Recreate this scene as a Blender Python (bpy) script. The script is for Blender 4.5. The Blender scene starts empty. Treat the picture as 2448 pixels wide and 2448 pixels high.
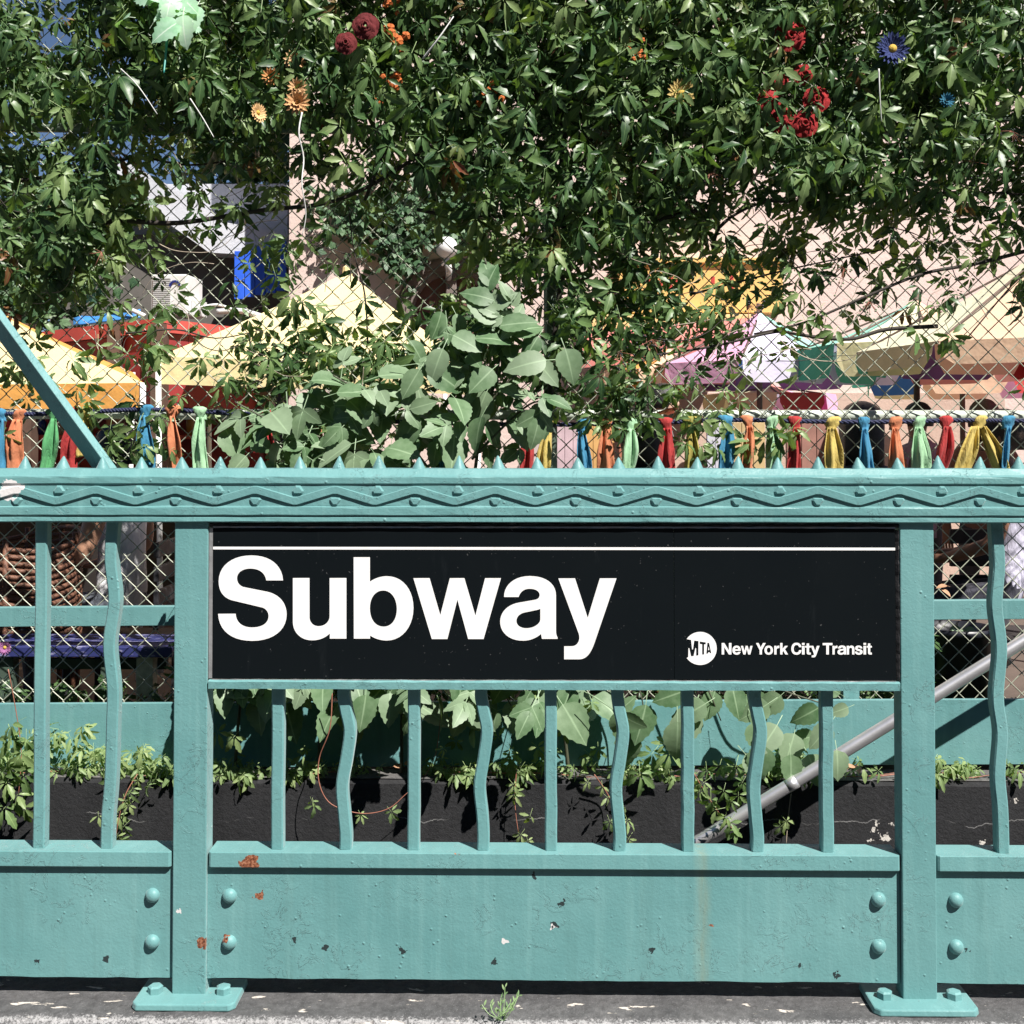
import bpy, bmesh, math, random
import numpy as np
from mathutils import Vector, Matrix, Euler

R = math.radians
rng = np.random.default_rng(7)
random.seed(7)
SC = bpy.context.scene
COL = SC.collection

# ------------------------------------------------------------------ camera, sky, sun, exposure
F_PX, HALF = 2736.0, 1224.0                     # focal length and half frame, in pixels of the photograph
PPY = 983.0                                    # row of the principal point: the frame is the lower part of a level view
CAM = Vector((0.037, -2.5, 1.227))
CAM_ROT = Euler((R(90 + 1.2), 0, R(0.85)), 'XYZ')
cam_data = bpy.data.cameras.new('camera')
cam_data.sensor_width = 36.0
cam_data.lens = 36.0 * F_PX / (2 * HALF)
cam_data.shift_y = (PPY - HALF) / (2 * HALF)
cam_data.clip_start, cam_data.clip_end = 0.05, 3000
cam = bpy.data.objects.new('camera', cam_data)
cam.location, cam.rotation_euler = CAM, CAM_ROT
COL.objects.link(cam)
SC.camera = cam

SUN_EL, SUN_AZ = R(52), R(40)                   # azimuth: to the right of straight behind the camera
TO_SUN = Vector((math.sin(SUN_AZ) * math.cos(SUN_EL), -math.cos(SUN_AZ) * math.cos(SUN_EL), math.sin(SUN_EL)))
world = bpy.data.worlds.new('World')
SC.world = world
world.use_nodes = True
wn, wl = world.node_tree.nodes, world.node_tree.links
wn.clear()
sky = wn.new('ShaderNodeTexSky')
sky.sky_type = 'NISHITA'
sky.sun_disc = False
sky.sun_elevation = SUN_EL
sky.sun_rotation = math.atan2(TO_SUN.x, TO_SUN.y)
sky.air_density, sky.dust_density, sky.ozone_density = 0.6, 0.15, 1.6
bg = wn.new('ShaderNodeBackground')
bg.inputs['Strength'].default_value = 0.05
wo = wn.new('ShaderNodeOutputWorld')
wl.new(sky.outputs[0], bg.inputs[0])
wl.new(bg.outputs[0], wo.inputs[0])
sun_data = bpy.data.lights.new('sun', 'SUN')
sun_data.energy = 5.0
sun_data.angle = R(0.5)
sun_data.color = (1.0, 0.955, 0.89)
sun = bpy.data.objects.new('sun', sun_data)
sun.rotation_euler = (-TO_SUN).to_track_quat('-Z', 'Y').to_euler()
sun.location = TO_SUN * 20
COL.objects.link(sun)
SC.view_settings.view_transform = 'Standard'
SC.view_settings.look = 'None'
SC.view_settings.gamma = 1.0
SC.view_settings.exposure = 0.92
SC.view_settings.use_curve_mapping = False
SC.cycles.max_bounces = 5
SC.cycles.diffuse_bounces = 2
SC.cycles.transparent_max_bounces = 8
SC.cycles.use_denoising = True

_RM = CAM_ROT.to_matrix()
def P(px, py, Y):
    """photograph pixel -> point of the place at depth Y (metres behind the railing's front)"""
    d = _RM @ Vector(((px - HALF) / F_PX, (PPY - py) / F_PX, -1.0))
    t = (Y - CAM.y) / d.y
    return CAM + d * t
def PX(px, Y, py=1500): return P(px, py, Y).x
def PZ(py, Y, px=1224): return P(px, py, Y).z
def MPP(Y): return (Y - CAM.y) / F_PX           # metres per photograph pixel at that depth

# ------------------------------------------------------------------ helpers: materials
def lin(c):
    f = lambda v: (v / 255) / 12.92 if v / 255 <= 0.04045 else (((v / 255) + 0.055) / 1.055) ** 2.4
    return (f(c[0]), f(c[1]), f(c[2]), 1)
class NT:
    def __init__(s, name):
        s.m = bpy.data.materials.new(name); s.m.use_nodes = True
        s.n, s.l = s.m.node_tree.nodes, s.m.node_tree.links
        s.b = s.n['Principled BSDF']; s.o = s.n['Material Output']
    def node(s, t, **kw):
        n = s.n.new(t)
        for k, v in kw.items():
            if k.startswith('i_'):
                n.inputs[k[2:].replace('_', ' ')].default_value = v
            else: setattr(n, k, v)
        return n
    def link(s, a, b): s.l.new(a, b)
    def pos(s):
        g = s.node('ShaderNodeNewGeometry'); return g.outputs['Position']
    def mapped(s, scale=(1, 1, 1), loc=(0, 0, 0), src=None):
        m = s.node('ShaderNodeMapping'); s.link(src or s.pos(), m.inputs[0])
        m.inputs['Scale'].default_value = scale; m.inputs['Location'].default_value = loc
        return m.outputs[0]
    def noise(s, scale, detail=4, rough=0.55, vec=None, dist=0.0):
        n = s.node('ShaderNodeTexNoise'); n.inputs['Scale'].default_value = scale
        n.inputs['Detail'].default_value = detail; n.inputs['Roughness'].default_value = rough
        n.inputs['Distortion'].default_value = dist
        s.link(vec or s.pos(), n.inputs['Vector']); return n.outputs[0]
    def ramp(s, fac, stops, interp='LINEAR'):
        r = s.node('ShaderNodeValToRGB'); r.color_ramp.interpolation = interp
        e = r.color_ramp.elements
        while len(e) < len(stops): e.new(0.5)
        for el, (p, c) in zip(e, stops):
            el.position = p; el.color = c if len(c) == 4 else (*c, 1)
        s.link(fac, r.inputs[0]); return r.outputs[0]
    def mix(s, fac, a, b, mode='MIX'):
        m = s.node('ShaderNodeMix', data_type='RGBA', blend_type=mode)
        for sock, v in ((m.inputs[0], fac), (m.inputs[6], a), (m.inputs[7], b)):
            if hasattr(v, 'is_linked') or hasattr(v, 'node'): s.link(v, sock)
            else: sock.default_value = v
        return m.outputs[2]
    def math(s, op, a, b=None, clamp=False):
        m = s.node('ShaderNodeMath', operation=op); m.use_clamp = clamp
        for sock, v in zip(m.inputs, (a, b)):
            if v is None: continue
            if hasattr(v, 'node'): s.link(v, sock)
            else: sock.default_value = v
        return m.outputs[0]
    def bump(s, h, strength=0.3, dist=0.002, prev=None):
        b = s.node('ShaderNodeBump'); b.inputs['Strength'].default_value = strength
        b.inputs['Distance'].default_value = dist
        s.link(h, b.inputs['Height'])
        if prev is not None: s.link(prev, b.inputs['Normal'])
        return b.outputs[0]
    def put(s, **kw):
        for k, v in kw.items():
            sock = s.b.inputs[k.replace('_', ' ')]
            if hasattr(v, 'node'): s.link(v, sock)
            else: sock.default_value = v
        return s.m

W1, W0 = (1, 1, 1, 1), (0, 0, 0, 1)
MAT = {}
def plain(name, rgb, rough=0.6, metal=0.0, var=0.15, scale=12, bump=0.15, bscale=80, bdist=0.0015):
    """a plain coloured surface with faint tone variation and fine relief"""
    if name in MAT: return MAT[name]
    t = NT(name); c = (*rgb, 1)
    v = t.ramp(t.noise(scale, 5), [(0.25, (1 - var,) * 3), (0.75, (1 + var * 0.6,) * 3)])
    col = t.mix(1.0, c, v, 'MULTIPLY')
    t.put(Base_Color=col, Roughness=rough, Metallic=metal)
    if bump: t.put(Normal=t.bump(t.noise(bscale, 3), bump, bdist))
    MAT[name] = t.m
    return t.m

# ------------------------------------------------------------------ helpers: meshes and objects
class MB:
    def __init__(s): s.v, s.f, s.mi = [], [], []
    def add(s, vs, fs, mi=0):
        o = len(s.v); s.v += [tuple(p) for p in vs]
        s.f += [tuple(i + o for i in f) for f in fs]; s.mi += [mi] * len(fs); return s
    def box(s, x0, x1, y0, y1, z0, z1, mi=0):
        return s.add([(x0, y0, z0), (x1, y0, z0), (x1, y1, z0), (x0, y1, z0), (x0, y0, z1), (x1, y0, z1), (x1, y1, z1), (x0, y1, z1)],
                     [(3, 2, 1, 0), (4, 5, 6, 7), (0, 1, 5, 4), (1, 2, 6, 5), (2, 3, 7, 6), (3, 0, 4, 7)], mi)
    def tube(s, path, r, n=8, cap=True, mi=0, flat=1.0):
        path = [Vector(p) for p in path]; rr = r if isinstance(r, (list, tuple)) else [r] * len(path)
        vs, fs, prev = [], [], None
        for i, p in enumerate(path):
            t = (path[min(i + 1, len(path) - 1)] - path[max(i - 1, 0)]).normalized()
            if prev is None:
                a = Vector((0, 1, 0)) if abs(t.y) < 0.9 else Vector((1, 0, 0))
                nx = t.cross(a).normalized()
            else: nx = (prev - t * prev.dot(t)).normalized()
            prev = nx; ny = t.cross(nx)
            for k in range(n):
                a = 2 * math.pi * k / n
                vs.append(p + nx * math.cos(a) * rr[i] + ny * math.sin(a) * rr[i] * flat)
        m = len(path)
        for i in range(m - 1):
            for k in range(n):
                k2 = (k + 1) % n
                fs.append((i * n + k, i * n + k2, (i + 1) * n + k2, (i + 1) * n + k))
        if cap: fs += [tuple(reversed(range(n))), tuple(range((m - 1) * n, m * n))]
        return s.add(vs, fs, mi)
    def bar(s, path, w, d, mi=0):
        """rectangular bar along a path in the XZ plane: w across, d in depth; path points are at the front face's middle"""
        path = [Vector(p) for p in path]; vs, fs = [], []
        for i, p in enumerate(path):
            t = (path[min(i + 1, len(path) - 1)] - path[max(i - 1, 0)]).normalized()
            nx = Vector((t.z, 0, -t.x)).normalized()
            c = min(w, d) * 0.12
            for ox, oy in ((-w / 2 + c, 0), (w / 2 - c, 0), (w / 2, c), (w / 2, d), (-w / 2, d), (-w / 2, c)):
                vs.append(p + nx * ox + Vector((0, oy, 0)))
        n, m = 6, len(path)
        for i in range(m - 1):
            for k in range(n):
                k2 = (k + 1) % n
                fs.append((i * n + k, i * n + k2, (i + 1) * n + k2, (i + 1) * n + k))
        fs += [tuple(reversed(range(n))), tuple(range((m - 1) * n, m * n))]
        return s.add(vs, fs, mi)
    def prism_x(s, prof, x0, x1, nx=1, jit=0.0, mi=0):
        """profile of (y, z) points swept along x"""
        vs, fs, n = [], [], len(prof)
        for i in range(nx + 1):
            x = x0 + (x1 - x0) * i / nx
            for (y, z) in prof:
                vs.append((x, y + random.uniform(-jit, jit), z + random.uniform(-jit, jit)))
        for i in range(nx):
            for k in range(n):
                k2 = (k + 1) % n
                fs.append((i * n + k, (i + 1) * n + k, (i + 1) * n + k2, i * n + k2))
        fs += [tuple(range(n)), tuple(reversed(range(nx * n, (nx + 1) * n)))]
        return s.add(vs, fs, mi)
    def prism_y(s, poly, y0, y1, mi=0):
        """polygon of (x, z) points with thickness from y0 (front) to y1"""
        n = len(poly)
        vs = [(x, y0, z) for x, z in poly] + [(x, y1, z) for x, z in poly]
        fs = [tuple(range(n)), tuple(reversed(range(n, 2 * n)))]
        fs += [(k, n + k, n + (k + 1) % n, (k + 1) % n) for k in range(n)]
        return s.add(vs, fs, mi)
    def lathe(s, prof, c=(0, 0, 0), n=16, axis='z', mi=0):
        vs, fs, m = [], [], len(prof)
        for (r, h) in prof:
            for k in range(n):
                a = 2 * math.pi * k / n
                if axis == 'z': vs.append((c[0] + r * math.cos(a), c[1] + r * math.sin(a), c[2] + h))
                else: vs.append((c[0] + r * math.cos(a), c[1] - h, c[2] + r * math.sin(a)))
        for i in range(m - 1):
            for k in range(n):
                k2 = (k + 1) % n
                fs.append((i * n + k, i * n + k2, (i + 1) * n + k2, (i + 1) * n + k))
        return s.add(vs, fs, mi)
    def mesh(s, name, mats=(), smooth=False, off=(0, 0, 0), fix=True):
        me = bpy.data.meshes.new(name)
        o = Vector(off)
        me.from_pydata([tuple(Vector(p) - o) for p in s.v], [], s.f)
        for m in mats: me.materials.append(m)
        if len(mats) > 1: me.polygons.foreach_set('material_index', s.mi)
        if fix:
            bm = bmesh.new(); bm.from_mesh(me)
            bmesh.ops.recalc_face_normals(bm, faces=bm.faces)
            bm.to_mesh(me); bm.free()
        if smooth: me.polygons.foreach_set('use_smooth', [True] * len(me.polygons))
        me.update(); return me
def link(o, parent=None):
    COL.objects.link(o)
    if parent is not None: o.parent = parent
    return o
def tag(o, label=None, cat=None, group=None, kind=None):
    for k, v in (('label', label), ('category', cat), ('group', group), ('kind', kind)):
        if v: o[k] = v
    return o
def thing(name, label, cat, loc=(0, 0, 0), group=None, kind=None):
    o = bpy.data.objects.new(name, None); o.location = Vector(loc); o.empty_display_size = 0.05
    return tag(link(o), label, cat, group, kind)
def base_of(parent):
    b = Vector((0, 0, 0))
    while parent is not None: b += Vector(parent.location); parent = parent.parent
    return b
def part(name, mb, mat, parent=None, smooth=False, loc=None, bevel=0.0, fix=True, kind=None, label=None):
    """link a mesh built in world coordinates under its parent (or as a mesh of its own at loc)"""
    mats = mat if isinstance(mat, (list, tuple)) else [mat]
    b = base_of(parent) + (Vector(loc) if loc is not None else Vector((0, 0, 0)))
    me = mb.mesh(name, mats, smooth, b, fix)
    o = bpy.data.objects.new(name, me)
    if loc is not None: o.location = Vector(loc)
    link(o, parent)
    if bevel:
        m = o.modifiers.new('bevel', 'BEVEL'); m.width = bevel; m.segments = 2; m.limit_method = 'ANGLE'; m.angle_limit = R(40)
    return tag(o, label, None, None, kind)
def inst(name, me, parent, loc, rot=None, scale=None):
    """another object that shares mesh data; loc in world coordinates"""
    o = bpy.data.objects.new(name, me)
    o.location = Vector(loc) - base_of(parent)
    if rot is not None: o.rotation_euler = rot
    if scale is not None: o.scale = scale if hasattr(scale, '__len__') else (scale,) * 3
    return link(o, parent)
def smooth_path(pts, k=6):
    """Catmull-Rom through points"""
    pts = [Vector(p) for p in pts]; out = []
    for i in range(len(pts) - 1):
        p0, p1, p2, p3 = pts[max(i - 1, 0)], pts[i], pts[i + 1], pts[min(i + 2, len(pts) - 1)]
        for j in range(k):
            t = j / k
            out.append(0.5 * ((2 * p1) + (p2 - p0) * t + (2 * p0 - 5 * p1 + 4 * p2 - p3) * t * t + (3 * p1 - p0 - 3 * p2 + p3) * t ** 3))
    return out + [pts[-1]]

# ------------------------------------------------------------------ materials
def teal_paint(name, with_wear):
    t = NT(name)
    base = (0.135, 0.325, 0.305, 1)
    n1 = t.noise(3.0, 6, 0.6)
    col = t.mix(t.ramp(n1, [(0.3, (0, 0, 0)), (0.72, (1, 1, 1))]), (0.096, 0.242, 0.246, 1), (0.140, 0.306, 0.308, 1))
    # rain streaks: narrow in x, long in z
    st = t.ramp(t.noise(1.0, 4, 0.6, t.mapped((46, 20, 2.2))), [(0.52, (0, 0, 0)), (0.8, (1, 1, 1))])
    col = t.mix(t.math('MULTIPLY', st, 0.38), col, (0.20, 0.39, 0.385, 1))
    gr_ = t.ramp(t.noise(1.0, 5, 0.6, t.mapped((26, 12, 1.6), (3, 1, 2))), [(0.54, (0, 0, 0)), (0.82, (1, 1, 1))])
    col = t.mix(t.math('MULTIPLY', gr_, 0.40), col, (0.070, 0.165, 0.160, 1))
    spk = t.ramp(t.noise(95, 3, 0.6), [(0.66, (0, 0, 0)), (0.72, (1, 1, 1))])
    col = t.mix(t.math('MULTIPLY', spk, 0.35), col, (0.075, 0.19, 0.19, 1))
    # raised blisters and layered paint edges
    v = t.node('ShaderNodeTexVoronoi', feature='F1'); v.inputs['Scale'].default_value = 58
    t.link(t.pos(), v.inputs['Vector'])
    blist = t.ramp(v.outputs['Distance'], [(0.0, W1), (0.22, W0)])
    sel = t.ramp(t.noise(21, 2), [(0.56, W0), (0.62, W1)])
    blist = t.math('MULTIPLY', blist, sel)
    flakes = t.ramp(t.noise(24, 8, 0.68, dist=0.8), [(0.535, W0), (0.55, W1)])
    lowsel = t.ramp(t.noise(5.5, 3), [(0.5, W0), (0.6, W1)])
    flakes = t.math('MULTIPLY', flakes, lowsel)
    h = t.math('ADD', t.math('MULTIPLY', blist, 0.9), t.math('MULTIPLY', flakes, 0.5))
    h = t.math('ADD', h, t.math('MULTIPLY', t.noise(170, 4), 0.35))
    h = t.math('ADD', h, t.math('MULTIPLY', t.noise(16, 3), 0.9))
    nrm = t.bump(h, 0.75, 0.0026)
    rough = t.ramp(t.noise(30, 4), [(0.3, (0.42,) * 3), (0.7, (0.56,) * 3)])
    if with_wear:
        pos = t.pos()
        nv = t.node('ShaderNodeTexNoise'); nv.inputs['Scale'].default_value = 85; nv.inputs['Detail'].default_value = 4
        t.link(pos, nv.inputs['Vector'])
        off = t.node('ShaderNodeVectorMath', operation='SCALE'); off.inputs['Scale'].default_value = 0.032
        t.link(nv.outputs['Color'], off.inputs[0])
        pd = t.node('ShaderNodeVectorMath', operation='ADD'); t.link(pos, pd.inputs[0]); t.link(off.outputs[0], pd.inputs[1])
        def spots(lst):
            acc = None
            for (px, py, r, y) in lst:
                c = P(px, py, y) + Vector((0.016, 0.016, 0.016))
                d = t.node('ShaderNodeVectorMath', operation='DISTANCE'); t.link(pd.outputs[0], d.inputs[0]); d.inputs[1].default_value = c
                m = t.math('LESS_THAN', d.outputs['Value'], r * MPP(y))
                acc = m if acc is None else t.math('MAXIMUM', acc, m)
            return acc
        rust = spots([(600, 2064, 19, 0.0), (585, 2066, 12, 0.0), (620, 2141, 12, 0.012), (482, 2257, 14, 0.0), (544, 2245, 10, 0.006), (248, 1960, 7, 0.05), (1700, 2214, 6, 0.012), (1090, 2040, 6, 0.0)])
        dark = spots([(253, 2294, 7, 0.012), (1346, 2159, 7, 0.012), (1325, 2212, 9, 0.012), (962, 2272, 8, 0.012), (1182, 2300, 7, 0.012), (1912, 2304, 7, 0.012), (702, 2243, 6, 0.012), (775, 2268, 8, 0.012), (1556, 2272, 7, 0.012), (1276, 2092, 8, 0.012), (2310, 2272, 6, 0.012), (90, 2300, 6, 0.012), (2000, 2330, 7, 0.012)])
        pale = spots([(18, 1172, 26, -0.02), (38, 1166, 16, -0.02), (1206, 2250, 7, 0.012), (1320, 2217, 6, 0.012), (428, 2178, 6, 0.0)])
        rc = t.ramp(t.noise(180, 4), [(0.36, (0.055, 0.018, 0.010)), (0.5, (0.20, 0.065, 0.03)), (0.66, (0.36, 0.17, 0.10))])
        col = t.mix(rust, col, rc)
        col = t.mix(dark, col, (0.018, 0.03, 0.032, 1))
        col = t.mix(pale, col, (0.62, 0.60, 0.60, 1))
        # the long brown run of rusty water under the handrail
        sep = t.node('ShaderNodeSeparateXYZ'); t.link(pos, sep.inputs[0])
        xs = P(1682, 2180, 0).x
        dx = t.math('ABSOLUTE', t.math('SUBTRACT', t.math('ADD', sep.outputs['X'], t.math('MULTIPLY', t.noise(9, 3), 0.03)), xs + 0.015))
        run = t.math('MULTIPLY', t.math('SUBTRACT', 1.0, t.math('DIVIDE', dx, 0.021), True), t.ramp(t.noise(14, 4, 0.6, t.mapped((4, 4, 0.5))), [(0.3, W0), (0.6, W1)]))
        run = t.math('MULTIPLY', run, t.math('LESS_THAN', sep.outputs['Z'], PZ(2015, 0)))
        col = t.mix(t.math('MULTIPLY', run, 0.55), col, (0.20, 0.24, 0.17, 1))
    t.put(Base_Color=col, Roughness=rough, Normal=nrm)
    t.b.inputs['Specular IOR Level'].default_value = 0.36; t.b.inputs['Sheen Weight'].default_value = 0.24; t.b.inputs['Sheen Roughness'].default_value = 0.45; t.b.inputs['Sheen Tint'].default_value = (0.9, 1, 1, 1)   # chalky sheen, added to brighten tops seen at a grazing angle
    return t.m
MAT['teal'] = teal_paint('teal_painted_iron', True)
MAT['teal2'] = teal_paint('teal_painted_steel', False)

def sign_black():
    t = NT('sign_black')
    scr = t.ramp(t.noise(1.0, 6, 0.7, t.mapped((30, 30, 5))), [(0.60, W0), (0.78, W1)])
    specks = t.ramp(t.noise(120, 2), [(0.73, W0), (0.75, W1)])
    col = t.mix(t.math('MULTIPLY', scr, 0.6), (0.0045, 0.0065, 0.0080, 1), (0.012, 0.015, 0.017, 1))
    col = t.mix(t.math('MULTIPLY', specks, 0.25), col, (0.2, 0.2, 0.2, 1))
    t.put(Base_Color=col, Roughness=t.ramp(t.noise(6, 5), [(0.3, (0.30,) * 3), (0.7, (0.42,) * 3)]), Normal=t.bump(t.noise(4, 2), 0.04, 0.004))
    t.b.inputs['Specular IOR Level'].default_value = 0.10
    return t.m
MAT['sign_black'] = sign_black()
def sign_white():
    t = NT('sign_white')
    st = t.ramp(t.noise(1.0, 3, 0.5, t.mapped((70, 5, 0.6))), [(0.5, W1), (0.8, (0.90, 0.89, 0.85, 1))])
    t.put(Base_Color=t.mix(1.0, (0.8, 0.8, 0.8, 1), st, 'MULTIPLY'), Roughness=0.4)
    return t.m
MAT['sign_white'] = sign_white()
MAT['aluminium'] = plain('aluminium', (0.42, 0.42, 0.43), 0.45, 0.6, 0.3, 40, 0.3, 200)
MAT['sealant_gap'] = plain('black_sealant_gap', (0.02, 0.02, 0.022), 0.5, 0, 0.4, 60, 0.8, 60, 0.004)

def concrete(name, dark, pale, thr, edge=None):
    t = NT(name)
    c = t.mix(t.ramp(t.noise(7, 8, 0.65), [(0.3, W0), (0.7, W1)]), dark[0], dark[1])
    c = t.mix(t.ramp(t.noise(260, 3), [(0.62, W0), (0.72, W1)]), c, dark[2])
    c = t.mix(1.0, c, t.ramp(t.noise(48, 7, 0.75), [(0.3, (0.55,) * 3), (0.7, (1.5,) * 3)]), 'MULTIPLY')
    pat = t.ramp(t.noise(1.0, 9, 0.62, t.mapped((11, 30, 30)), 0.3), [(thr, W0), (thr + 0.015, W1)])
    c = t.mix(pat, c, pale)
    hh = t.math('ADD', t.math('MULTIPLY', t.noise(60, 8, 0.7), 1.0), t.math('MULTIPLY', pat, -0.35))
    if edge is not None:                          # paint worn off along the front arris
        sep = t.node('ShaderNodeSeparateXYZ'); t.link(t.pos(), sep.inputs[0])
        dy = t.math('ABSOLUTE', t.math('SUBTRACT', sep.outputs['Y'], edge))
        band = t.math('SUBTRACT', 1.0, t.math('DIVIDE', dy, 0.026), True)
        em = t.ramp(t.math('ADD', t.math('MULTIPLY', band, 0.27), t.noise(150, 8, 0.8)), [(0.66, W0), (0.80, W1)])
        c = t.mix(t.math('LESS_THAN', sep.outputs['Z'], -0.012), c, (0.022, 0.022, 0.025, 1))
        c = t.mix(t.math('MULTIPLY', em, 0.85), c, (0.40, 0.395, 0.40, 1))
    if name == 'black_painted_wall':                  # hairline cracks with pale lime, and white paint splashes
        pos = t.pos()
        sep = t.node('ShaderNodeSeparateXYZ'); t.link(pos, sep.inputs[0])
        soot = t.ramp(t.noise(1.0, 6, 0.65, t.mapped((5, 5, 2))), [(0.42, W0), (0.68, W1)])
        c = t.mix(t.math('MULTIPLY', soot, 0.6), c, (0.022, 0.022, 0.024, 1))
        for py, sc_ in ((1958, 0.16),):
            z0 = P(700, py, 1.75).z
            dz = t.math('ABSOLUTE', t.math('SUBTRACT', t.math('ADD', sep.outputs['Z'], t.math('MULTIPLY', t.noise(2.6 if py == 1955 else 3.4, 7, 0.6, t.mapped((1, 0, 0))), sc_)), z0 + sc_ * 0.5))
            ln = t.math('LESS_THAN', dz, 0.0017)
            ln = t.math('MULTIPLY', ln, t.ramp(t.noise(4.2, 3), [(0.50, W0), (0.58, W1)]))
            c = t.mix(t.math('MULTIPLY', ln, 0.8), c, (0.20, 0.20, 0.20, 1))
        nv = t.node('ShaderNodeTexNoise'); nv.inputs['Scale'].default_value = 70; nv.inputs['Detail'].default_value = 6; t.link(pos, nv.inputs['Vector'])
        of = t.node('ShaderNodeVectorMath', operation='SCALE'); of.inputs['Scale'].default_value = 0.06; t.link(nv.outputs['Color'], of.inputs[0])
        pd = t.node('ShaderNodeVectorMath', operation='ADD'); t.link(pos, pd.inputs[0]); t.link(of.outputs[0], pd.inputs[1])
        acc = None
        for (px, py, r) in ((2092, 1985, 9), (2118, 2004, 11), (2100, 1968, 5), (2134, 1972, 5), (2080, 2012, 5), (2345, 2012, 6), (2425, 1915, 6)):
            d = t.node('ShaderNodeVectorMath', operation='DISTANCE'); t.link(pd.outputs[0], d.inputs[0]); d.inputs[1].default_value = P(px, py, 1.75) + Vector((0.03, 0.03, 0.03))
            m = t.math('LESS_THAN', d.outputs['Value'], r * MPP(1.75)); acc = m if acc is None else t.math('MAXIMUM', acc, m)
        c = t.mix(acc, c, (0.55, 0.52, 0.48, 1))
    t.put(Base_Color=c, Roughness=0.85, Normal=t.bump(hh, 0.85, 0.006))
    return t.m
MAT['coping'] = concrete('worn_black_concrete', ((0.045, 0.045, 0.048, 1), (0.10, 0.098, 0.10, 1), (0.17, 0.17, 0.17, 1)), (0.55, 0.50, 0.45, 1), 0.625, -0.075)
MAT['wall_dark'] = concrete('black_painted_wall', ((0.006, 0.0065, 0.008, 1), (0.013, 0.0135, 0.016, 1), (0.04, 0.04, 0.044, 1)), (0.45, 0.43, 0.40, 1), 0.80)
MAT['ledge'] = concrete('pale_ledge', ((0.05, 0.05, 0.052, 1), (0.12, 0.115, 0.11, 1), (0.2, 0.2, 0.19, 1)), (0.35, 0.33, 0.3, 1), 0.75)  # worn ledge top, its sunlit paleness put into the colour too
MAT['pavement'] = plain('pavement_grey', (0.06, 0.06, 0.062), 0.85, 0, 0.25, 6, 0.4, 150, 0.003)
MAT['tiles'] = plain('courtyard_paving', (0.10, 0.075, 0.06), 0.8, 0, 0.3, 5, 0.4, 90, 0.003)
t = NT('brushed_steel')
t.put(Base_Color=t.ramp(t.noise(14, 4), [(0.3, (0.70, 0.69, 0.71)), (0.7, (0.86, 0.85, 0.87))]), Metallic=0.8, Roughness=0.34, Normal=t.bump(t.noise(1, 3, 0.5, t.mapped((30, 400, 400))), 0.15, 0.001))
MAT['steel'] = t.m
MAT['wire'] = plain('olive_coated_wire', (0.36, 0.38, 0.30), 0.5, 0.1, 0.25, 50, 0.1, 200)
MAT['pipe'] = plain('green_coated_pipe', (0.16, 0.22, 0.17), 0.5, 0, 0.35, 9, 0.2, 60)
MAT['pipe_pale'] = plain('pale_coated_pipe', (0.52, 0.57, 0.50), 0.5, 0, 0.25, 9, 0.2, 60)

def leaf_mat(name, c0, c1, c2, transl=0.28, rough=0.4, spec=0.38, red=0.0):
    t = NT(name)
    at = t.node('ShaderNodeAttribute'); at.attribute_name = 'tone'
    oi = t.node('ShaderNodeObjectInfo')
    r = t.math('FRACT', t.math('ADD', at.outputs['Fac'], oi.outputs['Random']))
    stops = [(0.0, c0), (0.45, c1), (0.93 - red, c2)]
    if red: stops += [(1 - red, c2), (1.0, (0.22, 0.045, 0.03))]
    col = t.ramp(r, stops)
    col = t.mix(t.math('MULTIPLY', t.ramp(t.noise(28, 4), [(0.35, W0), (0.75, W1)]), 0.3), col, tuple(min(1, v * 1.7) for v in c2) + (1,))
    vein = t.node('ShaderNodeAttribute'); vein.attribute_name = 'across'
    vm = t.ramp(vein.outputs['Fac'], [(0.0, (0.55,) * 3), (0.10, W0)])
    col = t.mix(vm, col, tuple(min(1, v * 2.0) for v in c2) + (1,))
    t.put(Base_Color=col, Roughness=rough, Normal=t.bump(t.noise(150, 3), 0.25, 0.001))
    t.b.inputs['Specular IOR Level'].default_value = spec
    tr = t.node('ShaderNodeBsdfTranslucent')
    t.link(t.mix(1.0, col, (1.5, 1.7, 0.5, 1), 'MULTIPLY'), tr.inputs['Color'])
    ms = t.node('ShaderNodeMixShader'); ms.inputs[0].default_value = transl
    t.link(t.b.outputs[0], ms.inputs[1]); t.link(tr.outputs[0], ms.inputs[2]); t.link(ms.outputs[0], t.o.inputs['Surface'])
    return t.m
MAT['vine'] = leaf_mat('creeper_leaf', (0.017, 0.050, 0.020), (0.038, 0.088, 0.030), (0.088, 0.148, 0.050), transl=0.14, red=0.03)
MAT['vine_young'] = leaf_mat('young_creeper_leaf', (0.11, 0.18, 0.075), (0.17, 0.25, 0.10), (0.25, 0.32, 0.14), 0.3, 0.5)
MAT['sapling'] = leaf_mat('broad_pale_leaf', (0.055, 0.120, 0.048), (0.105, 0.180, 0.088), (0.185, 0.255, 0.160), 0.15, 0.5)
MAT['ivy'] = leaf_mat('wall_ivy_leaf', (0.03, 0.075, 0.04), (0.055, 0.115, 0.055), (0.10, 0.17, 0.085), 0.2, 0.5)
MAT['weed'] = leaf_mat('weed_leaf', (0.10, 0.19, 0.09), (0.16, 0.25, 0.12), (0.24, 0.33, 0.17), 0.3, 0.5)
MAT['bark'] = plain('dark_vine_bark', (0.045, 0.036, 0.030), 0.8, 0, 0.4, 40, 0.6, 120, 0.003)
MAT['twig'] = plain('reddish_twig', (0.30, 0.12, 0.08), 0.6, 0, 0.3, 40, 0.3, 120)
MAT['twig_pale'] = plain('dry_pale_twig', (0.40, 0.33, 0.26), 0.7, 0, 0.3, 40, 0.3, 120)
MAT['dryleaf'] = plain('dry_leaf', (0.42, 0.24, 0.14), 0.7, 0, 0.4, 30, 0.3, 90)
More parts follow.
